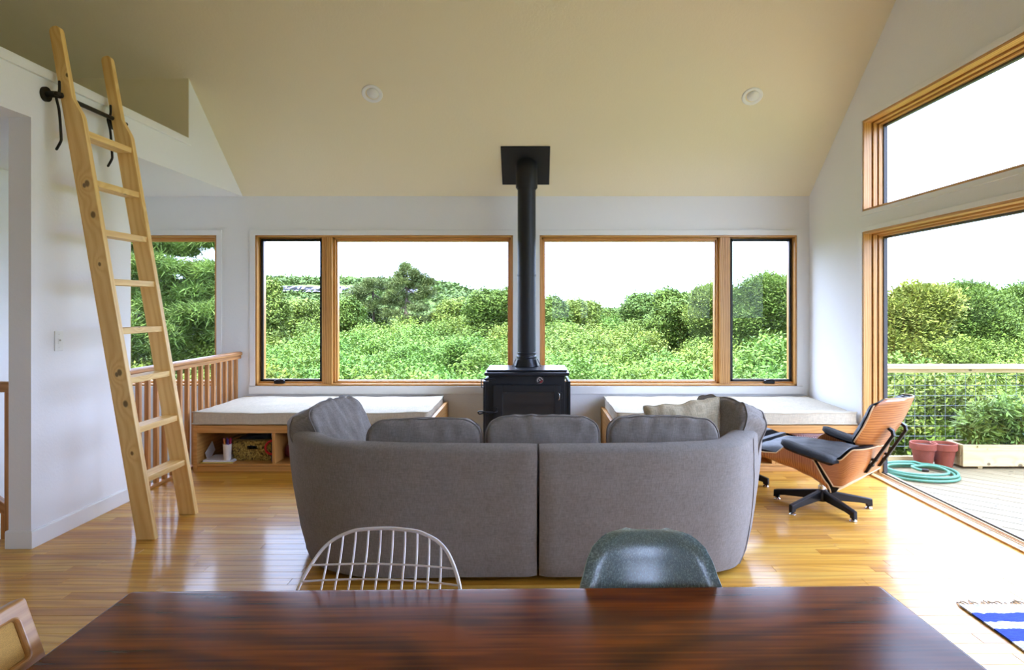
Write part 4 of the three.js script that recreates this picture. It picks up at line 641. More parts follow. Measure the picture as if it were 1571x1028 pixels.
{ // wooden chair at the table's left end, facing right
  const t = thing('dining_chair', 'teak dining chair with a tan panel in its back, at the left corner', 'chair', [-0.765, 0, 1.05], 0), P = (n, g, m) => lpart(t, n, g, m);
  const ln = 0.36, B = (y, dz, dx = 0) => P3(-0.13 - (y - 0.66) * ln + dx - 0.5 * 0, y, dz); // back plane leaning away from the table
  const q = new THREE.Quaternion().setFromAxisAngle(P3(0, 0, 1), Math.atan(ln)), W = 0.44, H = 0.132;
  const frame = new THREE.Shape(); const rr = (s, w, h, r) => { s.moveTo(-w + r, -h); s.lineTo(w - r, -h); s.quadraticCurveTo(w, -h, w, -h + r); s.lineTo(w, h - r); s.quadraticCurveTo(w, h, w - r, h); s.lineTo(-w + r, h); s.quadraticCurveTo(-w, h, -w, h - r); s.lineTo(-w, -h + r); s.quadraticCurveTo(-w, -h, -w + r, -h); return s; };
  rr(frame, W / 2, H / 2, 0.012); frame.holes.push(rr(new THREE.Path(), W / 2 - 0.034, H / 2 - 0.03, 0.012));
  const put = (g) => { g.rotateY(Math.PI / 2); g.applyQuaternion(q); g.translate(-0.175, 0.738, 0.0); return g; };
  const curveZ = (g) => { const p = g.attributes.position; for (let i = 0; i < p.count; i++) p.setZ(i, p.getZ(i) - 0.0 + 0.35 * p.getX(i) ** 2); g.computeVertexNormals(); return g; };
  P('back_frame', put(boxUV(new THREE.ExtrudeGeometry(frame, { depth: 0.016, bevelEnabled: true, bevelThickness: 0.008, bevelSize: 0.006, bevelSegments: 4, bevelOffset: -0.006, curveSegments: 8 }).translate(0, 0, -0.008), 0)), M.teak);
  P('back_panel', put(rb(W - 0.064, H - 0.056, 0.014, 0.006, 3)), M.tan);
  for (const s of [-1, 1]) { P('leg', bar(P3(-0.245, 0.0, s * 0.19), P3(-0.13, 0.44, s * 0.19), 0.032, 0.036, 0.008, P3(1, 0, 0)), M.teak); P('back_post', bar(P3(-0.13, 0.43, s * 0.18), P3(-0.165, 0.69, s * 0.17), 0.03, 0.03, 0.008, P3(1, 0, 0)), M.teak); P('leg', bar(P3(0.13, 0.0, s * 0.2), P3(0.12, 0.42, s * 0.19), 0.032, 0.032, 0.008, P3(1, 0, 0)), M.teak); }
  P('seat', lb(-0.01, 0.445, 0, 0.31, 0.04, 0.44, 0.012), M.tan); P('seat_rail', merge([lb(-0.01, 0.41, 0.2, 0.28, 0.04, 0.022), lb(-0.01, 0.41, -0.2, 0.28, 0.04, 0.022)]), M.teak);
}
{ // striped rug on the floor at the right
  const t = thing('rug', 'white cotton rug with jagged blue stripes and a short fringe', 'rug', [2.27, 0, 2.35], 0.0);
  const stripes = tex(512, 1024, (u, v) => {
    const d = v * 1.36, x = u * 0.72, j = (s) => 0.010 * (N3(x * 18, s, 1) + 0.7 * N3(x * 50, s, 2)), blue = (a, b) => d > a + j(a * 9) && d < b + j(b * 7);
    const on = blue(0.085, 0.165) || blue(0.225, 0.33) || blue(0.42, 0.50) || blue(0.62, 0.74) || blue(0.88, 0.96) || blue(1.04, 1.16) || blue(1.22, 1.29);
    const w = 0.9 + 0.1 * pn(u * 120, v * 200, 120, 200, 211), n = 0.85 + 0.3 * pn(u * 40, v * 300, 40, 300, 212); return (on ? hex(0x2b48a8) : hex(0xd9d4d2)).map((c) => c * w * n);
  }); stripes.wrapS = stripes.wrapT = THREE.ClampToEdgeWrapping;
  const g = new THREE.BoxGeometry(0.72, 0.006, 1.36, 40, 1, 70), p = g.attributes.position; for (let i = 0; i < p.count; i++) { const x = p.getX(i), z = p.getZ(i); p.setXYZ(i, x + 0.006 * N3(z * 6, 1, 2), p.getY(i) + 0.004 + 0.002 + 0.0022 * N3(x * 9, z * 9, 4), z); }
  g.computeVertexNormals(); { const uv = g.attributes.uv; for (let i = 0; i < uv.count; i++) uv.setXY(i, p.getX(i) / 0.72 + 0.5, p.getZ(i) / 1.36 + 0.5); }
  lpart(t, 'weave', g, std({ map: stripes, roughness: 0.95, bumpMap: weaveBump, bumpScale: 0.001 }));
  const r = rng(17), fr = []; for (const s of [-1, 1]) for (let k = 0; k < 34; k++) { const x = -0.355 + k * 0.0215, z = s * 0.68, a = (r() - 0.5) * 0.05, l = 0.03 + 0.035 * r(); fr.push(tube([P3(x, 0.006, z), P3(x + a * 0.4, 0.005 + r() * 0.006, z + s * l * 0.5), P3(x + a, 0.003, z + s * l)], 0.0022, 6, 5)); }
  const f = lpart(t, 'fringe', merge(fr), M.linen); f.userData.kind = 'stuff';
}

// things on the shelves of the window seats
{
  single('paper_stack', merge([bx(-2.68, -2.44, 0.060, 0.072, 5.515, 5.74, 0.001), bx(-2.685, -2.45, 0.072, 0.078, 5.53, 5.75, 0.001)]), M.paper, 'flat stack of white paper under the marker cup', 'paper', [-2.56, 0.06, 5.62]);
  single('pad', bx(-2.69, -2.43, 0.0605, 0.0665, 5.503, 5.514, 0.001), std({ color: 0xd8c34a, roughness: 0.7 }), 'thin yellow pad edge in front of the paper stack', 'pad', [-2.56, 0.06, 5.51]);
  single('folder', bar(V(-2.685, 0.085, 5.6), V(-2.685, 0.16, 5.72), 0.006, 0.10, 0.001, V(0, 1, 0)), M.paper, 'white folder leaning at the left end of the shelf', 'folder', [-2.685, 0.08, 5.66]);
  const cup = thing('marker_cup', 'white printed cup full of markers beside the woven basket', 'cup', [-2.495, 0.078, 5.555]);
  const cm = tex(256, 128, (u, v) => { for (const [a, b, r, c] of [[0.1, 0.4, 0.06, 0x2a5ab0], [0.2, 0.7, 0.05, 0x2f8a4a], [0.42, 0.25, 0.05, 0x333344], [0.55, 0.6, 0.07, 0x3a6ac0], [0.72, 0.35, 0.05, 0x3a9a50], [0.88, 0.72, 0.06, 0x2a4a90], [0.66, 0.8, 0.04, 0x222222], [0.3, 0.15, 0.04, 0x2a6aa0]]) if (Math.hypot((u - a) * 1.6, v - b) < r) return hex(c); return hex(0xe8e4dc); });
  lpart(cup, 'cup_body', lathe([[0, 0], [0.028, 0], [0.034, 0.125], [0.036, 0.13], [0.033, 0.13], [0.027, 0.006], [0, 0.006]], 28), std({ map: cm, roughness: 0.5 }));
  const cols = [[0xc22a5e, 'pink'], [0xd0306a, 'bright pink'], [0x5a2a80, 'purple'], [0x8a2060, 'plum'], [0xd88a3a, 'orange'], [0x3a2a78, 'violet']];
  cols.forEach(([c, n], i) => { const a = i * 1.05, t = thing('marker', `${n} marker standing in the white cup`, 'marker', [-2.495 + 0.014 * Math.cos(a), 0.085, 5.555 + 0.014 * Math.sin(a)]); t.rotation.z = -0.09 * Math.cos(a); t.rotation.x = -0.09 * Math.sin(a); const m = std({ color: c, roughness: 0.5 }); lpart(t, 'barrel', cyl(0.0055, 0.0055, 0.12, 10).translate(0, 0.06, 0), std({ color: i % 2 ? 0xd9903f : 0xe0d8d0, roughness: 0.5 })); lpart(t, 'cap', cyl(0.0062, 0.0068, 0.052, 10).translate(0, 0.142, 0), m); });
  // woven basket
  const b = thing('woven_basket', 'woven seagrass basket with a handle slot in the left shelf', 'basket', [-2.315, 0.06, 5.72]);
  const bm = std({ map: tex(512, 512, (u, v) => { const a = pn(u * 40, v * 40, 40, 40, 221), c = pn(u * 90, v * 30, 90, 30, 222), d = a * 0.5 + c * 0.5; return d < 0.33 ? hex(0x4a3a1a) : cmix(hex(0x8f7636), hex(0xc9b063), sstep(0.33, 0.8, d)); }, { size: [0.35, 0.35] }), roughness: 0.9, bumpMap: bumpTex((u, v) => 0.5 + 0.3 * Math.sin(u * 2 * Math.PI * 20 + 3 * Math.sin(v * 2 * Math.PI * 10)) + 0.2 * Math.sin(v * 2 * Math.PI * 24), 256, [0.3, 0.3]), bumpScale: 0.004 });
  const fs = new THREE.Shape([[-0.155, 0], [0.155, 0], [0.158, 0.165], [-0.158, 0.165]].map((p) => new THREE.Vector2(...p))); fs.holes.push(new THREE.Path([[-0.045, 0.085], [-0.045, 0.12], [0.045, 0.12], [0.045, 0.085]].map((p) => new THREE.Vector2(...p))));
  const fg = new THREE.ExtrudeGeometry(fs, { depth: 0.012, bevelEnabled: true, bevelThickness: 0.003, bevelSize: 0.003, bevelSegments: 2 });
  lpart(b, 'basket_wall', merge([boxUV(fg.clone().translate(0, 0.003, 0.102)), boxUV(fg.clone().translate(0, 0.003, -0.118)), lb(-0.153, 0.085, 0, 0.013, 0.165, 0.22), lb(0.153, 0.085, 0, 0.013, 0.165, 0.22), lb(0, 0.006, 0, 0.3, 0.01, 0.22)]), bm); lpart(b, 'rim', tube([P3(-0.158, 0.170, 0.11), P3(0.158, 0.170, 0.11), P3(0.158, 0.170, -0.112), P3(-0.158, 0.170, -0.112)], 0.008, 120, 6, true), bm);
  single('blanket', cushionGeo(0.27, 0.17, 0.11, { seed: 6.6, wr: 0.012 }).body.rotateX(Math.PI / 2).translate(-2.315, 0.205, -5.72), std({ color: 0x3b4048, roughness: 0.95 }), 'dark folded cloth heaped in the woven basket', 'blanket', [-2.315, 0.2, 5.72]);
  const bk = (X, w, y1, c, label, lean = 0, z = 5.56, dp = 0.2) => { const t = thing('book', label, 'book', [X, 0.0605, z + dp / 2]); t.rotation.z = lean; const m = std({ color: c, roughness: 0.6 }); lpart(t, 'cover', merge([lb(-w / 2 + 0.0015, y1 / 2, 0, 0.003, y1, dp, 0.001), lb(w / 2 - 0.0015, y1 / 2, 0, 0.003, y1, dp, 0.001), lb(0, y1 / 2, dp / 2 - 0.0015, w, y1, 0.003, 0.001)]), m); lpart(t, 'pages', lb(0, y1 / 2, -0.003, w - 0.006, y1 - 0.008, dp - 0.01, 0.001), M.paper); };
  bk(-2.122, 0.028, 0.215, 0x26335f, 'dark blue book standing between basket and divider');
  bk(-1.52, 0.03, 0.24, 0x1f3f78, 'blue book in the middle compartment, right side'); bk(-1.56, 0.022, 0.235, 0x1d2a48, 'navy book in the middle compartment, left of the blue one'); bk(-1.60, 0.03, 0.15, 0xb9b35c, 'short yellow-green book in the middle compartment');
  bk(-1.425, 0.014, 0.245, 0xc9cbe4, 'pale lilac thin book first in the right-hand compartment', 0.02); bk(-1.395, 0.016, 0.19, 0xe4e0e6, 'short white book leaning beside the pale lilac one', 0.10); bk(-1.365, 0.016, 0.235, 0x6b7038, 'olive book in the right-hand compartment', 0.06); bk(-1.335, 0.018, 0.225, 0x3d4a34, 'dark green book in the right-hand compartment', 0.06); bk(-1.30, 0.018, 0.215, 0xb58a3a, 'mustard book in the right-hand compartment', 0.05); bk(-1.262, 0.02, 0.225, 0x2b2a33, 'black book near the end of the row', 0.02); bk(-1.232, 0.018, 0.235, 0xa8903c, 'gold book at the end of the row', 0);
  const rg = new THREE.TorusGeometry(0.055, 0.009, 10, 36, Math.PI * 1.15); rg.rotateZ(Math.PI * 0.42); rg.rotateY(0.3); rg.translate(-2.12, 0.18, -5.545); single('red_ring', rg, std({ color: 0xc21a22, roughness: 0.45 }), 'curved red handle beside the dark blue book', 'toy', [-2.12, 0.18, 5.545]);
  single('bottle', lathe([[0, 0], [0.016, 0], [0.018, 0.004], [0.018, 0.04], [0.012, 0.05], [0.011, 0.062], [0, 0.062]], 20).translate(-2.145, 0.2405, -5.63), std({ color: 0xb9b7cf, roughness: 0.4 }), 'small pale lilac bottle on top of the basket side', 'bottle', [-2.145, 0.24, 5.63]);
  const bl = new THREE.SphereGeometry(0.075, 24, 16); bl.scale(1, 0.95, 1); bl.translate(-1.99, 0.132, -5.68); single('ball', bl, std({ color: 0x6a1830, roughness: 0.5 }), 'dark crimson ball in the middle compartment', 'ball', [-1.99, 0.06, 5.68]);
  const dots = tex(256, 256, (u, v) => { const a = Math.hypot(((u * 8) % 1) - 0.5, ((v * 8) % 1) - 0.5), c = Math.hypot(((u * 8 + 0.5) % 1) - 0.5, ((v * 8 + 0.5) % 1) - 0.5), d = Math.min(a, c); return d < 0.17 ? hex(0x5a3a52) : d < 0.24 ? hex(0x8a4a5a) : hex(0xd6c2cc); }, { size: [0.16, 0.16] });
  const fb = thing('fabric_bin', 'pale fabric bin with dark dots under the right window seat', 'bin', [2.32, 0.06, 5.72]); lpart(fb, 'bin_body', lb(0, 0.11, 0, 0.30, 0.22, 0.28, 0.02), std({ map: dots, roughness: 0.9 })); lpart(fb, 'lid_roll', tube([P3(-0.15, 0.225, 0.14), P3(0.15, 0.225, 0.14), P3(0.15, 0.225, -0.14), P3(-0.15, 0.225, -0.14)], 0.012, 80, 6, true), std({ map: dots, roughness: 0.9 }));
  const pl = tex(256, 256, (u, v) => { const a = Math.sin(u * Math.PI * 12) > 0.3, b = Math.sin(v * Math.PI * 16) > 0.2; return a && b ? hex(0x8a5a2a) : a ? hex(0x5a2f1c) : b ? hex(0x3a2a26) : hex(0x2a1c18); }, { size: [0.25, 0.25] });
  const cg = cushionGeo(0.26, 0.2, 0.14, { seed: 31, wr: 0.01 }); const pc = thing('plaid_cushion', 'dark brown plaid cushion stuffed under the right window seat', 'cushion', [2.09, 0.175, 5.68]); lpart(pc, 'cover', cg.body, std({ map: pl, roughness: 0.95 })); lpart(pc, 'piping', cg.piping, std({ color: 0x3a241a, roughness: 0.9 }));
}
// deck things
{
  const Zr = 6.12, t = thing('deck_railing', 'wooden deck railing with a wire grid, beyond the glass door', 'railing', [5.5, DY, Zr]), P = (n, g, m, l) => part(t, n, g, m, l);
  P('cap_rail', bx(2.9, 8.6, 0.772, 0.808, Zr - 0.08, Zr + 0.06, 0.005, 0), M.cedar); P('top_rail', bx(2.9, 8.6, 0.735, 0.772, Zr - 0.02, Zr + 0.02, 0.003, 0), M.cedar); P('bottom_rail', bx(2.9, 8.6, DY, DY + 0.042, Zr - 0.02, Zr + 0.02, 0.003, 0), M.cedar);
  for (const x of [2.96, 4.78, 6.6, 8.5]) P('post', bx(x - 0.045, x + 0.045, DY - 0.2, 0.772, Zr - 0.045, Zr + 0.045, 0.004, 1), M.cedar);
  const w = [], wm = std({ color: 0x74787c, roughness: 0.4, metalness: 0.6 }); for (let x = 3.0; x < 8.5; x += 0.0915) w.push(cyl(0.0019, 0.0019, 0.71, 6).translate(x, 0.38, -Zr)); for (let y = 0.07; y < 0.74; y += 0.0915) { const c = cyl(0.0019, 0.0019, 5.6, 6); c.rotateZ(Math.PI / 2); c.translate(5.75, y, -Zr + 0.004); w.push(c); }
  P('wire_grid', merge(w), wm, 'welded wire grid');
  for (const [X, Z, label, r] of [[3.425, 5.93, 'terracotta flower pot left of its twin, by the coiled hose', 0.108], [3.585, 5.90, 'terracotta flower pot touching the wooden planter', 0.106]]) {
    const p = thing('flower_pot', label, 'flower pot', [X, DY, Z]); const q = r / 0.108;
    lpart(p, 'pot', lathe([[0, 0], [0.066, 0], [0.068, 0.004], [0.094, 0.145], [0.106, 0.147], [0.109, 0.15], [0.110, 0.198], [0.108, 0.203], [0.099, 0.203], [0.096, 0.198], [0.088, 0.15], [0.062, 0.02], [0, 0.02]].map(([a, b]) => [a * q, b]), 40), M.terra); lpart(p, 'soil', cyl(0.09 * q, 0.088 * q, 0.02, 30).translate(0, 0.168, 0), M.soil);
  }
  const pl = thing('planter_box', 'long pale wooden planter box with leafy herbs on the deck', 'planter', [4.6, DY, 5.9]), Q = (n, g) => part(pl, n, g, M.cedar);
  const y0 = DY + 0.022, y1 = 0.146; Q('front_board', bx(3.69, 5.5, y0, y1, 5.80, 5.828, 0.003, 0)); Q('back_board', bx(3.69, 5.5, y0, y1, 6.012, 6.04, 0.003, 0)); Q('end_board', bx(3.685, 3.71, y0, y1, 5.829, 6.011, 0.003, 2)); Q('end_board', bx(5.475, 5.50, y0, y1, 5.829, 6.011, 0.003, 2)); Q('bottom_board', bx(3.71, 5.475, y0, y0 + 0.02, 5.829, 6.011, 0.002, 0)); for (const x of [3.85, 5.3]) Q('foot', bx(x - 0.02, x + 0.02, DY, y0, 5.82, 6.0, 0.002));
  part(pl, 'soil', bx(3.712, 5.473, 0.06, 0.115, 5.83, 6.01, 0.004), M.soil);
  const pts = []; for (let k = 0; k <= 170; k++) { const s = k / 170, a = s * Math.PI * 2 * 4.4 + 1.2, R = s < 0.75 ? 0.255 + 0.018 * Math.sin(a * 0.37) : mix(0.255, 0.06, (s - 0.75) / 0.25); pts.push(V(3.21 + R * 1.02 * Math.cos(a) + (s > 0.75 ? 0.05 * (s - 0.75) * 4 : 0), DY + 0.014 + 0.012 * Math.floor(Math.min(s, 0.74) * 4.4) + 0.003 * Math.sin(a * 3), 5.60 + R * Math.sin(a))); }
  const h = thing('garden_hose', 'green garden hose coiled flat on the deck boards', 'hose', [3.21, DY, 5.6]); part(h, 'hose_coil', tube(pts, 0.0115, 700, 8), std({ color: 0x43785e, roughness: 0.4 })); part(h, 'coupling', tube([pts[170], pts[170].clone().add(P3(0.03, 0.002, 0.02))], 0.013, 4, 8), M.bronze);
}

// ---------------------------------------------------------------- trees and shrubs
function sprig(seed, n, R, len, wid, needle) {                     // a small spray of leaves, every leaf two folded triangles pairs
  const r = rng(seed), pos = [];
  for (let i = 0; i < n; i++) {
    const d = new THREE.Vector3(r() * 2 - 1, r() * 2 - 1, r() * 2 - 1).multiplyScalar(R); if (needle) d.multiplyScalar(0.35);
    const dir = new THREE.Vector3(r() * 2 - 1, r() * 1.6 - 0.6, r() * 2 - 1).normalize(), nn = new THREE.Vector3((r() * 2 - 1) * 0.9, 1, (r() * 2 - 1) * 0.9).normalize(), sd = dir.clone().cross(nn).normalize(), L = len * (0.7 + 0.6 * r()), w = wid * (0.7 + 0.6 * r());
    const a = d.clone(), b = d.clone().addScaledVector(dir, L), m = d.clone().addScaledVector(dir, L * 0.5), lift = dir.clone().cross(sd).multiplyScalar(w * 0.35);
    if (needle) { const c = a.clone().addScaledVector(sd, w); pos.push(...a.toArray(), ...c.toArray(), ...b.toArray()); }
    else { const p = m.clone().addScaledVector(sd, w).add(lift), q = m.clone().addScaledVector(sd, -w).add(lift); pos.push(...a.toArray(), ...p.toArray(), ...b.toArray(), ...a.toArray(), ...b.toArray(), ...q.toArray()); }
  }
  const g = new THREE.BufferGeometry(); g.setAttribute('position', new THREE.Float32BufferAttribute(pos, 3)); g.computeVertexNormals(); return g;
}
const leafM = phy({ color: 0xffffff, roughness: 0.6, transmission: 0.25, thickness: 0, side: THREE.DoubleSide, specularIntensity: 0.2 });
const G_leaf = sprig(1, 24, 0.16, 0.075, 0.017), G_leafBig = sprig(2, 30, 0.27, 0.11, 0.028), G_leafMid = sprig(6, 40, 0.25, 0.075, 0.019), G_needle = sprig(3, 34, 0.30, 0.17, 0.020, true), G_herb = sprig(4, 10, 0.05, 0.06, 0.012), G_far = sprig(5, 20, 1.0, 0.9, 0.4);
const mm = new THREE.Matrix4(), qq = new THREE.Quaternion(), ee = new THREE.Euler(), cc = new THREE.Color();
function scatter(name, geo, items, parent, hue) {                  // items: [x, y, z, scale, tone]
  const im = shade(new THREE.InstancedMesh(geo, leafM, items.length)); im.name = name; const r = rng(items.length * 7 + 3);
  items.forEach(([x, y, z, s, k, dh = 0], i) => { ee.set((r() - 0.5) * 1.2, r() * 6.283, (r() - 0.5) * 1.2); qq.setFromEuler(ee); mm.compose(new THREE.Vector3(x, y, z), qq, new THREE.Vector3(s, s * 0.85, s)); im.setMatrixAt(i, mm); cc.setHSL(hue[0] + dh + (r() - 0.5) * 0.02, hue[1] * (0.9 + 0.2 * r()), hue[2] * (k ?? 1) * (0.88 + 0.24 * r())); im.setColorAt(i, cc); });
  im.userData.kind = 'stuff'; (parent ?? scene).add(im); return im;
}
function lobesFill(lobes, r, per, out = []) {                      // leaf sprays over the outside of lumps [x, y, z, rx, ry, rz]
  for (const [x, y, z, a, b, c, n] of lobes) { const cnt = n ?? per; const tone = 0.97 + 0.06 * r(); for (let i = 0; i < cnt; i++) { let u = r() * 2 - 1, f = r() * 6.283; if (u < -0.3 && r() < 0.6) u = -u; const s = Math.sqrt(1 - u * u), q = 0.72 + 0.34 * Math.sqrt(r()) + (r() < 0.1 ? 0.45 * r() : 0); out.push([x + a * q * s * Math.cos(f), y + b * q * u, z + c * q * s * Math.sin(f), 0.8 + 0.5 * r(), tone]); } }
  return out;
}
const DECID = 'broadleaf trees beyond the thicket';
// u: pixel column of the crown's middle, vt: row of its top, w: width in pixels, Z: distance
function tree(u, vt, w, Z, hue, label, { per = 110, lob = 30, geo = G_leafBig, low = 0.55, seed = 1, base = -3 } = {}) {
  const X = (u - PX) * Z / F, yT = EYE - (vt + 4 - PY) * Z / F, W = w * Z / F * 1.08, r = rng(seed * 131 + Math.round(u)), H = yT - base;
  const t = thing('tree', label, 'tree', [X, base, Z]), rad = W / 2, ch = H * low, lobes = [];
  const limbs = []; for (let i = 0; i < 7; i++) { const a = i * 2.4 + r(), k = i ? (i < 4 ? 0.75 + 0.25 * r() : r() * 0.7) : 1, d = rad * (i ? 0.3 + 0.42 * r() : 0.1) * Math.sin(Math.PI * (0.12 + 0.75 * (1 - k * 0.75))); limbs.push([d * Math.cos(a), H - ch * (i ? 0.22 + 0.6 * (1 - k) : 0.14), d * Math.sin(a)]); }
  for (let i = 0; i < lob; i++) { // leafy lumps gathered about seven limbs, so that gaps stay between them
    const l = limbs[i % 7], lr = rad * (0.15 + 0.15 * r()), g = () => (r() + r() - 1); lobes.push([l[0] + g() * rad * 0.42, Math.min(l[1] + g() * ch * 0.26, H - lr * 0.4 - 0.1 - r() * r() * ch * 0.3), l[2] + g() * rad * 0.42, lr * 1.15, lr * (0.4 + 0.2 * r()), lr * 1.15]);
  }
  lobes.push([0, H - ch * 0.6, 0, rad * 0.4, ch * 0.26, rad * 0.4, per]);
  scatter('crown', geo, lobesFill(lobes, r, per), t, hue);
  const tr = tube([P3(0, 0, 0), P3(W * 0.02, H * 0.35, 0), P3(-W * 0.02, H * 0.7, W * 0.02), P3(0, H * 0.9, 0)], Math.max(0.05, H * 0.018), 16, 7); lpart(t, 'trunk', tr, M.bark);
  for (const l of limbs) lpart(t, 'branch', tube([P3(0, H * 0.42, 0), P3(l[0] * 0.5, mix(H * 0.42, l[1], 0.6), l[2] * 0.5), P3(l[0], l[1], l[2])], Math.max(0.025, H * 0.007), 8, 5), M.bark);
  return t;
}
function pineTree(u, vt, Z, boughs, hue, label, { per = 120, seed = 1, base = -3, lean = 0, sc = 1, geo = G_needle } = {}) { // boughs: [du, v, half width px, half height px]
  const X = (u - PX) * Z / F, k = Z / F, yT = EYE - (vt - PY) * k, r = rng(seed), t = thing('pine_tree', label, 'tree', [X, base, Z]), H = yT - base, items = [];
  const tr = [0, 0.3, 0.6, 0.85, 0.97].map((q) => P3(lean * q + 0.02 * H * N3(q * 3, seed, 1), H * q, 0));
  const TR = new THREE.TubeGeometry(new THREE.CatmullRomCurve3(tr), 24, H * 0.022, 8), tp = TR.attributes.position; for (let i = 0; i < tp.count; i++) { const q = clamp(tp.getY(i) / H, 0, 1), c = new THREE.CatmullRomCurve3(tr).getPoint(q), f = 1 - 0.7 * q; tp.setX(i, c.x + (tp.getX(i) - c.x) * f); tp.setZ(i, c.z + (tp.getZ(i) - c.z) * f); } lpart(t, 'trunk', TR, M.bark);
  for (const [du, v, hw, hh, dz = 0] of boughs) {
    const y = EYE - (v - PY) * k - base, x = du * k, a = hw * k, b = hh * k, z = dz || (r() - 0.5) * a * 1.6, sub = [];
    for (let i = 0; i < 7; i++) sub.push([x + (r() - 0.5) * a * 1.5, y + (r() - 0.5) * b * 0.7, z + (r() - 0.5) * a * 1.3, a * (0.2 + 0.22 * r()), b * (0.35 + 0.3 * r()), a * (0.2 + 0.22 * r())]);
    lobesFill(sub, r, per / 7, items); const q0 = clamp(y / H - 0.04, 0.05, 0.95), p0 = new THREE.CatmullRomCurve3(tr).getPoint(q0);
    lpart(t, 'branch', tube([p0, P3(mix(p0.x, x, 0.55), mix(p0.y, y, 0.5) - 0.02 * H * 0.3, z * 0.55), P3(x, y - b * 0.3, z)], 0.008 * H * (0.6 + 0.4 * (1 - q0)), 10, 5), M.bark);
  }
  items.forEach((q) => { q[3] *= sc; }); scatter('needles', geo, items, t, hue); return t;
}
{
  const r = rng(901), HUE = [0.225, 0.72, 0.105], it = [[], [], []];
  // thicket of low shrubs over the slope, one continuous mass
  for (let Z = 8.8; Z < 46; Z *= 1.075) {
    const half = Z * 0.95 + 4, st = Math.min(2.4, 1.15 + Z * 0.022);
    for (let X = -half; X < half; X += st) {
      const x = X + (r() - 0.5) * st, z = Z * (1 + (r() - 0.5) * 0.07), n = N3(x * 0.25, z * 0.25, 3), top = 0.22 + 0.010 * (Z - 9) + 0.5 * n + (r() - 0.5) * 0.7, R = st * (0.55 + 0.3 * r());
      if (x > 2.4 && z < 7) continue;
      const kind = N3(x * 0.12, z * 0.12, 20) > 0.12 ? 1 : 0, dens = Z < 17 ? 46 : Z < 28 ? 26 : 12, big = Z < 17 ? 1 : Z < 28 ? 1.35 : 1.8, tone = 0.96 + 0.08 * r(), bin = it[Z < 17 ? 0 : Z < 28 ? 1 : 2], dh = (kind ? 0.03 : 0) + (r() - 0.5) * 0.03;
      for (let l = 0; l < 8; l++) { // each shrub is a heap of leafy lumps
        const la = r() * 6.283, ld = Math.sqrt(r()) * R * 0.95, lr = R * (0.24 + 0.2 * r()), ly = top - lr * 0.8 - 0.95 * ld * ld / R - 0.2 * r() * R, lx = x + ld * Math.cos(la), lz = z + ld * Math.sin(la);
        for (let i = 0; i < dens; i++) { const f = r() * 6.283, u = -0.35 + 1.35 * r(), s = Math.sqrt(Math.max(0, 1 - u * u)), q = 0.8 + 0.3 * r(); bin.push([lx + lr * q * s * Math.cos(f), ly + lr * 0.8 * q * u, -(lz + lr * q * s * Math.sin(f)), big * (0.75 + 0.5 * r()), tone, dh]); }
      }
    }
  }
  const all = it.flat(), o = scatter('shrubbery', G_leaf, all, scene, HUE); o.userData.label = 'dense thicket of bright green leafy shrubs below all the windows'; o.userData.category = 'shrubs';
}
const GREEN = [0.24, 0.72, 0.085], LIGHT = [0.222, 0.7, 0.11], DARK = [0.25, 0.68, 0.078], YEL = [0.195, 0.7, 0.11];
tree(412, 430, 52, 26, LIGHT, 'light green tree seen in the left half of the left casement', { seed: 3 });
tree(468, 454, 60, 30, LIGHT, 'pale green tree in the right half of the left casement', { seed: 4 });
tree(530, 460, 40, 30, GREEN, 'small green tree at the left edge of the left picture window', { seed: 5 });
tree(690, 462, 62, 33, LIGHT, 'pale green bushy tree between the twin pines and the stove pipe', { seed: 6 });
tree(757, 443, 80, 27, GREEN, 'round green tree just left of the stove pipe', { seed: 7 });
tree(848, 458, 46, 30, GREEN, 'narrow green tree just right of the stove pipe', { seed: 8 });
tree(897, 460, 66, 33, LIGHT, 'low broad green tree second from the stove pipe', { seed: 9 });
tree(938, 474, 40, 36, GREEN, 'lowest green tree in the dip of the tree line', { seed: 10 });
tree(985, 452, 64, 30, DARK, 'dark green tree in the middle of the right picture window', { seed: 11 });
tree(1040, 437, 74, 27, GREEN, 'tall green tree in the right half of the right picture window', { seed: 12 });
tree(1090, 434, 76, 24, LIGHT, 'bright green tree behind the mullion of the right window', { seed: 13, geo: G_leafMid, per: 140 });
tree(1172, 428, 110, 20, GREEN, 'big green tree filling the right casement', { seed: 14, geo: G_leafMid, per: 170, lob: 38 });
tree(1260, 425, 100, 22, GREEN, 'green tree hidden mostly by the wall between window and glass door', { seed: 19 });
tree(1400, 444, 110, 15, YEL, 'yellow-green tree just inside the left edge of the glass door', { seed: 15, geo: G_leafMid, per: 260, lob: 40, low: 0.6 });
tree(1490, 436, 150, 19, GREEN, 'large dark green tree in the middle of the glass door view', { seed: 16, geo: G_leafMid, per: 240, lob: 44 });
tree(1580, 432, 130, 21, GREEN, 'green tree cut off by the right edge of the picture', { seed: 17, geo: G_leafMid, per: 200, lob: 40 });
tree(1440, 455, 90, 26, DARK, 'dark tree in the gap between the two nearer trees outside the glass door', { seed: 18 });
const PINE = [0.262, 0.34, 0.17], PINE2 = [0.225, 0.55, 0.085];
pineTree(573, 422, 34, [[0, 434, 22, 7], [-16, 446, 22, 7], [16, 442, 20, 6], [-22, 458, 18, 6], [18, 462, 18, 6], [-10, 470, 22, 6], [12, 480, 20, 6], [-22, 484, 18, 6], [0, 494, 20, 6]], PINE2, 'shorter dark pine, the left of the twin pines', { seed: 41, per: 30, sc: 1.5 });
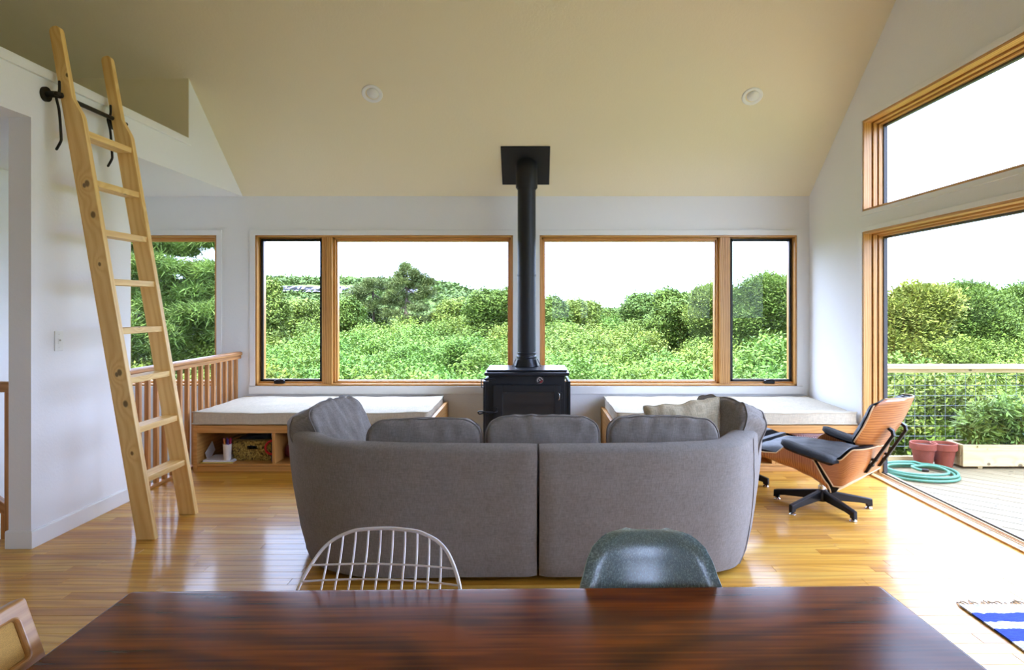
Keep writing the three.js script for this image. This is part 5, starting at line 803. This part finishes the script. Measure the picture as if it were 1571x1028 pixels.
pineTree(623, 406, 33, [[0, 412, 7, 5], [-12, 424, 9, 4], [8, 420, 12, 5], [22, 426, 10, 4], [-8, 434, 16, 5], [14, 438, 18, 5], [34, 434, 9, 4], [-14, 452, 20, 6], [20, 456, 20, 6], [36, 448, 12, 5], [-4, 466, 24, 6], [26, 474, 20, 6], [-20, 482, 20, 6], [8, 490, 24, 7], [30, 492, 16, 6], [-10, 502, 22, 6]], PINE2, 'taller dark pine with a ragged top, the right of the twin pines', { seed: 42, per: 28, sc: 1.5 });
pineTree(245, 330, 14, [[-20, 372, 50, 12], [30, 382, 34, 9], [75, 368, 26, 5], [-50, 400, 45, 14], [20, 412, 52, 13], [70, 420, 36, 12], [-30, 432, 46, 14], [40, 446, 50, 15], [85, 450, 34, 14], [-60, 460, 48, 15], [0, 470, 52, 15], [60, 484, 48, 15], [-40, 496, 50, 15], [20, 506, 50, 15], [80, 512, 36, 14], [-10, 528, 54, 14], [50, 536, 48, 14], [-60, 536, 46, 13], [100, 478, 30, 14], [-90, 440, 40, 14], [-100, 490, 40, 14]], [0.24, 0.65, 0.115], 'big soft-needled pine filling the window above the stairs', { seed: 43, per: 260, sc: 1.0 });
// herbs in the planter
[[3.95, 0.36, 0.2, [0.222, 0.65, 0.16], 'feathery light green herb at the left end of the planter'], [4.18, 0.42, 0.22, [0.24, 0.65, 0.15], 'leafy green herb second from the left in the planter'], [4.40, 0.38, 0.2, [0.36, 0.22, 0.2], 'grey-green herb third from the left in the planter'], [4.62, 0.44, 0.18, [0.14, 0.5, 0.2], 'yellowish herb at the right edge of the picture'], [4.9, 0.4, 0.2, GREEN, 'green herb toward the far end of the planter'], [5.2, 0.4, 0.2, LIGHT, 'light green herb at the far end of the planter']].forEach(([X, h, w, hue, label], i) => {
  const t = thing('herb_plant', label, 'plant', [X, 0.115, 5.92]), r = rng(300 + i), it = [], st = [];
  for (let k = 0; k < 22; k++) { const a = r() * 6.283, d = Math.sqrt(r()), hh = h * (0.55 + 0.5 * r()), top = P3(d * w * Math.cos(a), hh, d * w * 0.6 * Math.sin(a)), b = P3(top.x * 0.3, 0, top.z * 0.3); st.push(tube([b, P3(top.x * 0.6, hh * 0.55, top.z * 0.6), top], 0.0025, 8, 5)); for (let j = 0; j < 9; j++) { const q = 0.2 + 0.8 * r(); it.push([mix(b.x, top.x, q) + (r() - 0.5) * 0.05, hh * q, mix(b.z, top.z, q) + (r() - 0.5) * 0.05, 0.8 + 0.5 * r(), 1]); } }
  scatter('leaves', G_herb, it, t, hue); const s = lpart(t, 'stems', merge(st), std({ color: 0x5a7a3a, roughness: 0.8 })); s.userData.kind = 'stuff';
});
{ // wooded ridge on the horizon with pale rock ledges
  const g = new THREE.PlaneGeometry(1, 1, 160, 14), p = g.attributes.position, uv = g.attributes.uv, ridge = (X) => lut([[-420, 6], [-300, 10], [-170, 16.6], [-120, 16.2], [-80, 15.2], [-55, 13.6], [-40, 9], [-22, 4], [0, 0], [40, -4], [200, -8]], X) + 0.7 * N3(X * 0.05, 1, 2);
  const at = (u, v) => { const X = mix(-420, 200, u), k = Math.sin(v * Math.PI * 0.5); return V(X, mix(-14, ridge(X), k), mix(330, 430, v)); };
  for (let i = 0; i < p.count; i++) { const q = at(uv.getX(i), uv.getY(i)); p.setXYZ(i, q.x, q.y, q.z); } g.computeVertexNormals();
  const h = struct('hill', g, std({ color: 0x4c5e2a, roughness: 1 }), 'wooded ridge on the horizon behind the twin pines', 'hill');
  const LEDGE = [[432, 462, 443], [465, 496, 444], [500, 532, 445], [538, 560, 445], [622, 640, 446], [645, 664, 446]];
  const r = rng(77), it = []; for (let i = 0; i < 9000; i++) { const q = at(r(), 0.25 + 0.75 * Math.sqrt(r())), pu = PX + F * q.x / -q.z, pv = PY - F * (q.y - EYE) / -q.z; if (pv > 437 && pv < 449 && LEDGE.some(([a, b]) => pu > a - 4 && pu < b + 4)) continue; it.push([q.x, q.y + r() * 1.2, q.z, 1.3 + 0.9 * r(), 0.8 + 0.4 * r()]); }
  const f = scatter('distant_forest', G_far, it, h, [0.25, 0.6, 0.08]);
  const rock = std({ color: 0x77737f, roughness: 0.95 });
  for (const [u0, u1, v0] of LEDGE) { const Z = 383, k = Z / F, b = new THREE.BoxGeometry((u1 - u0) * k, 4.2, 6, 12, 4, 2), q = b.attributes.position; for (let i = 0; i < q.count; i++) { q.setXYZ(i, q.getX(i) + N3(q.getX(i) * 0.4, q.getY(i), 1), q.getY(i) * (0.7 + 0.5 * N3(q.getX(i) * 0.2, u0, 2)), q.getZ(i) + 2.2 * N3(q.getX(i) * 0.45, q.getY(i) * 0.6, u0)); } b.translate((u0 + u1 - 2 * PX) / 2 * k, EYE - (v0 - PY) * k, -Z); const n = b.toNonIndexed(); n.computeVertexNormals(); part(h, 'rock_ledge', n, rock, 'pale grey rock ledge', true); }
}
renderer.render(scene, camera);
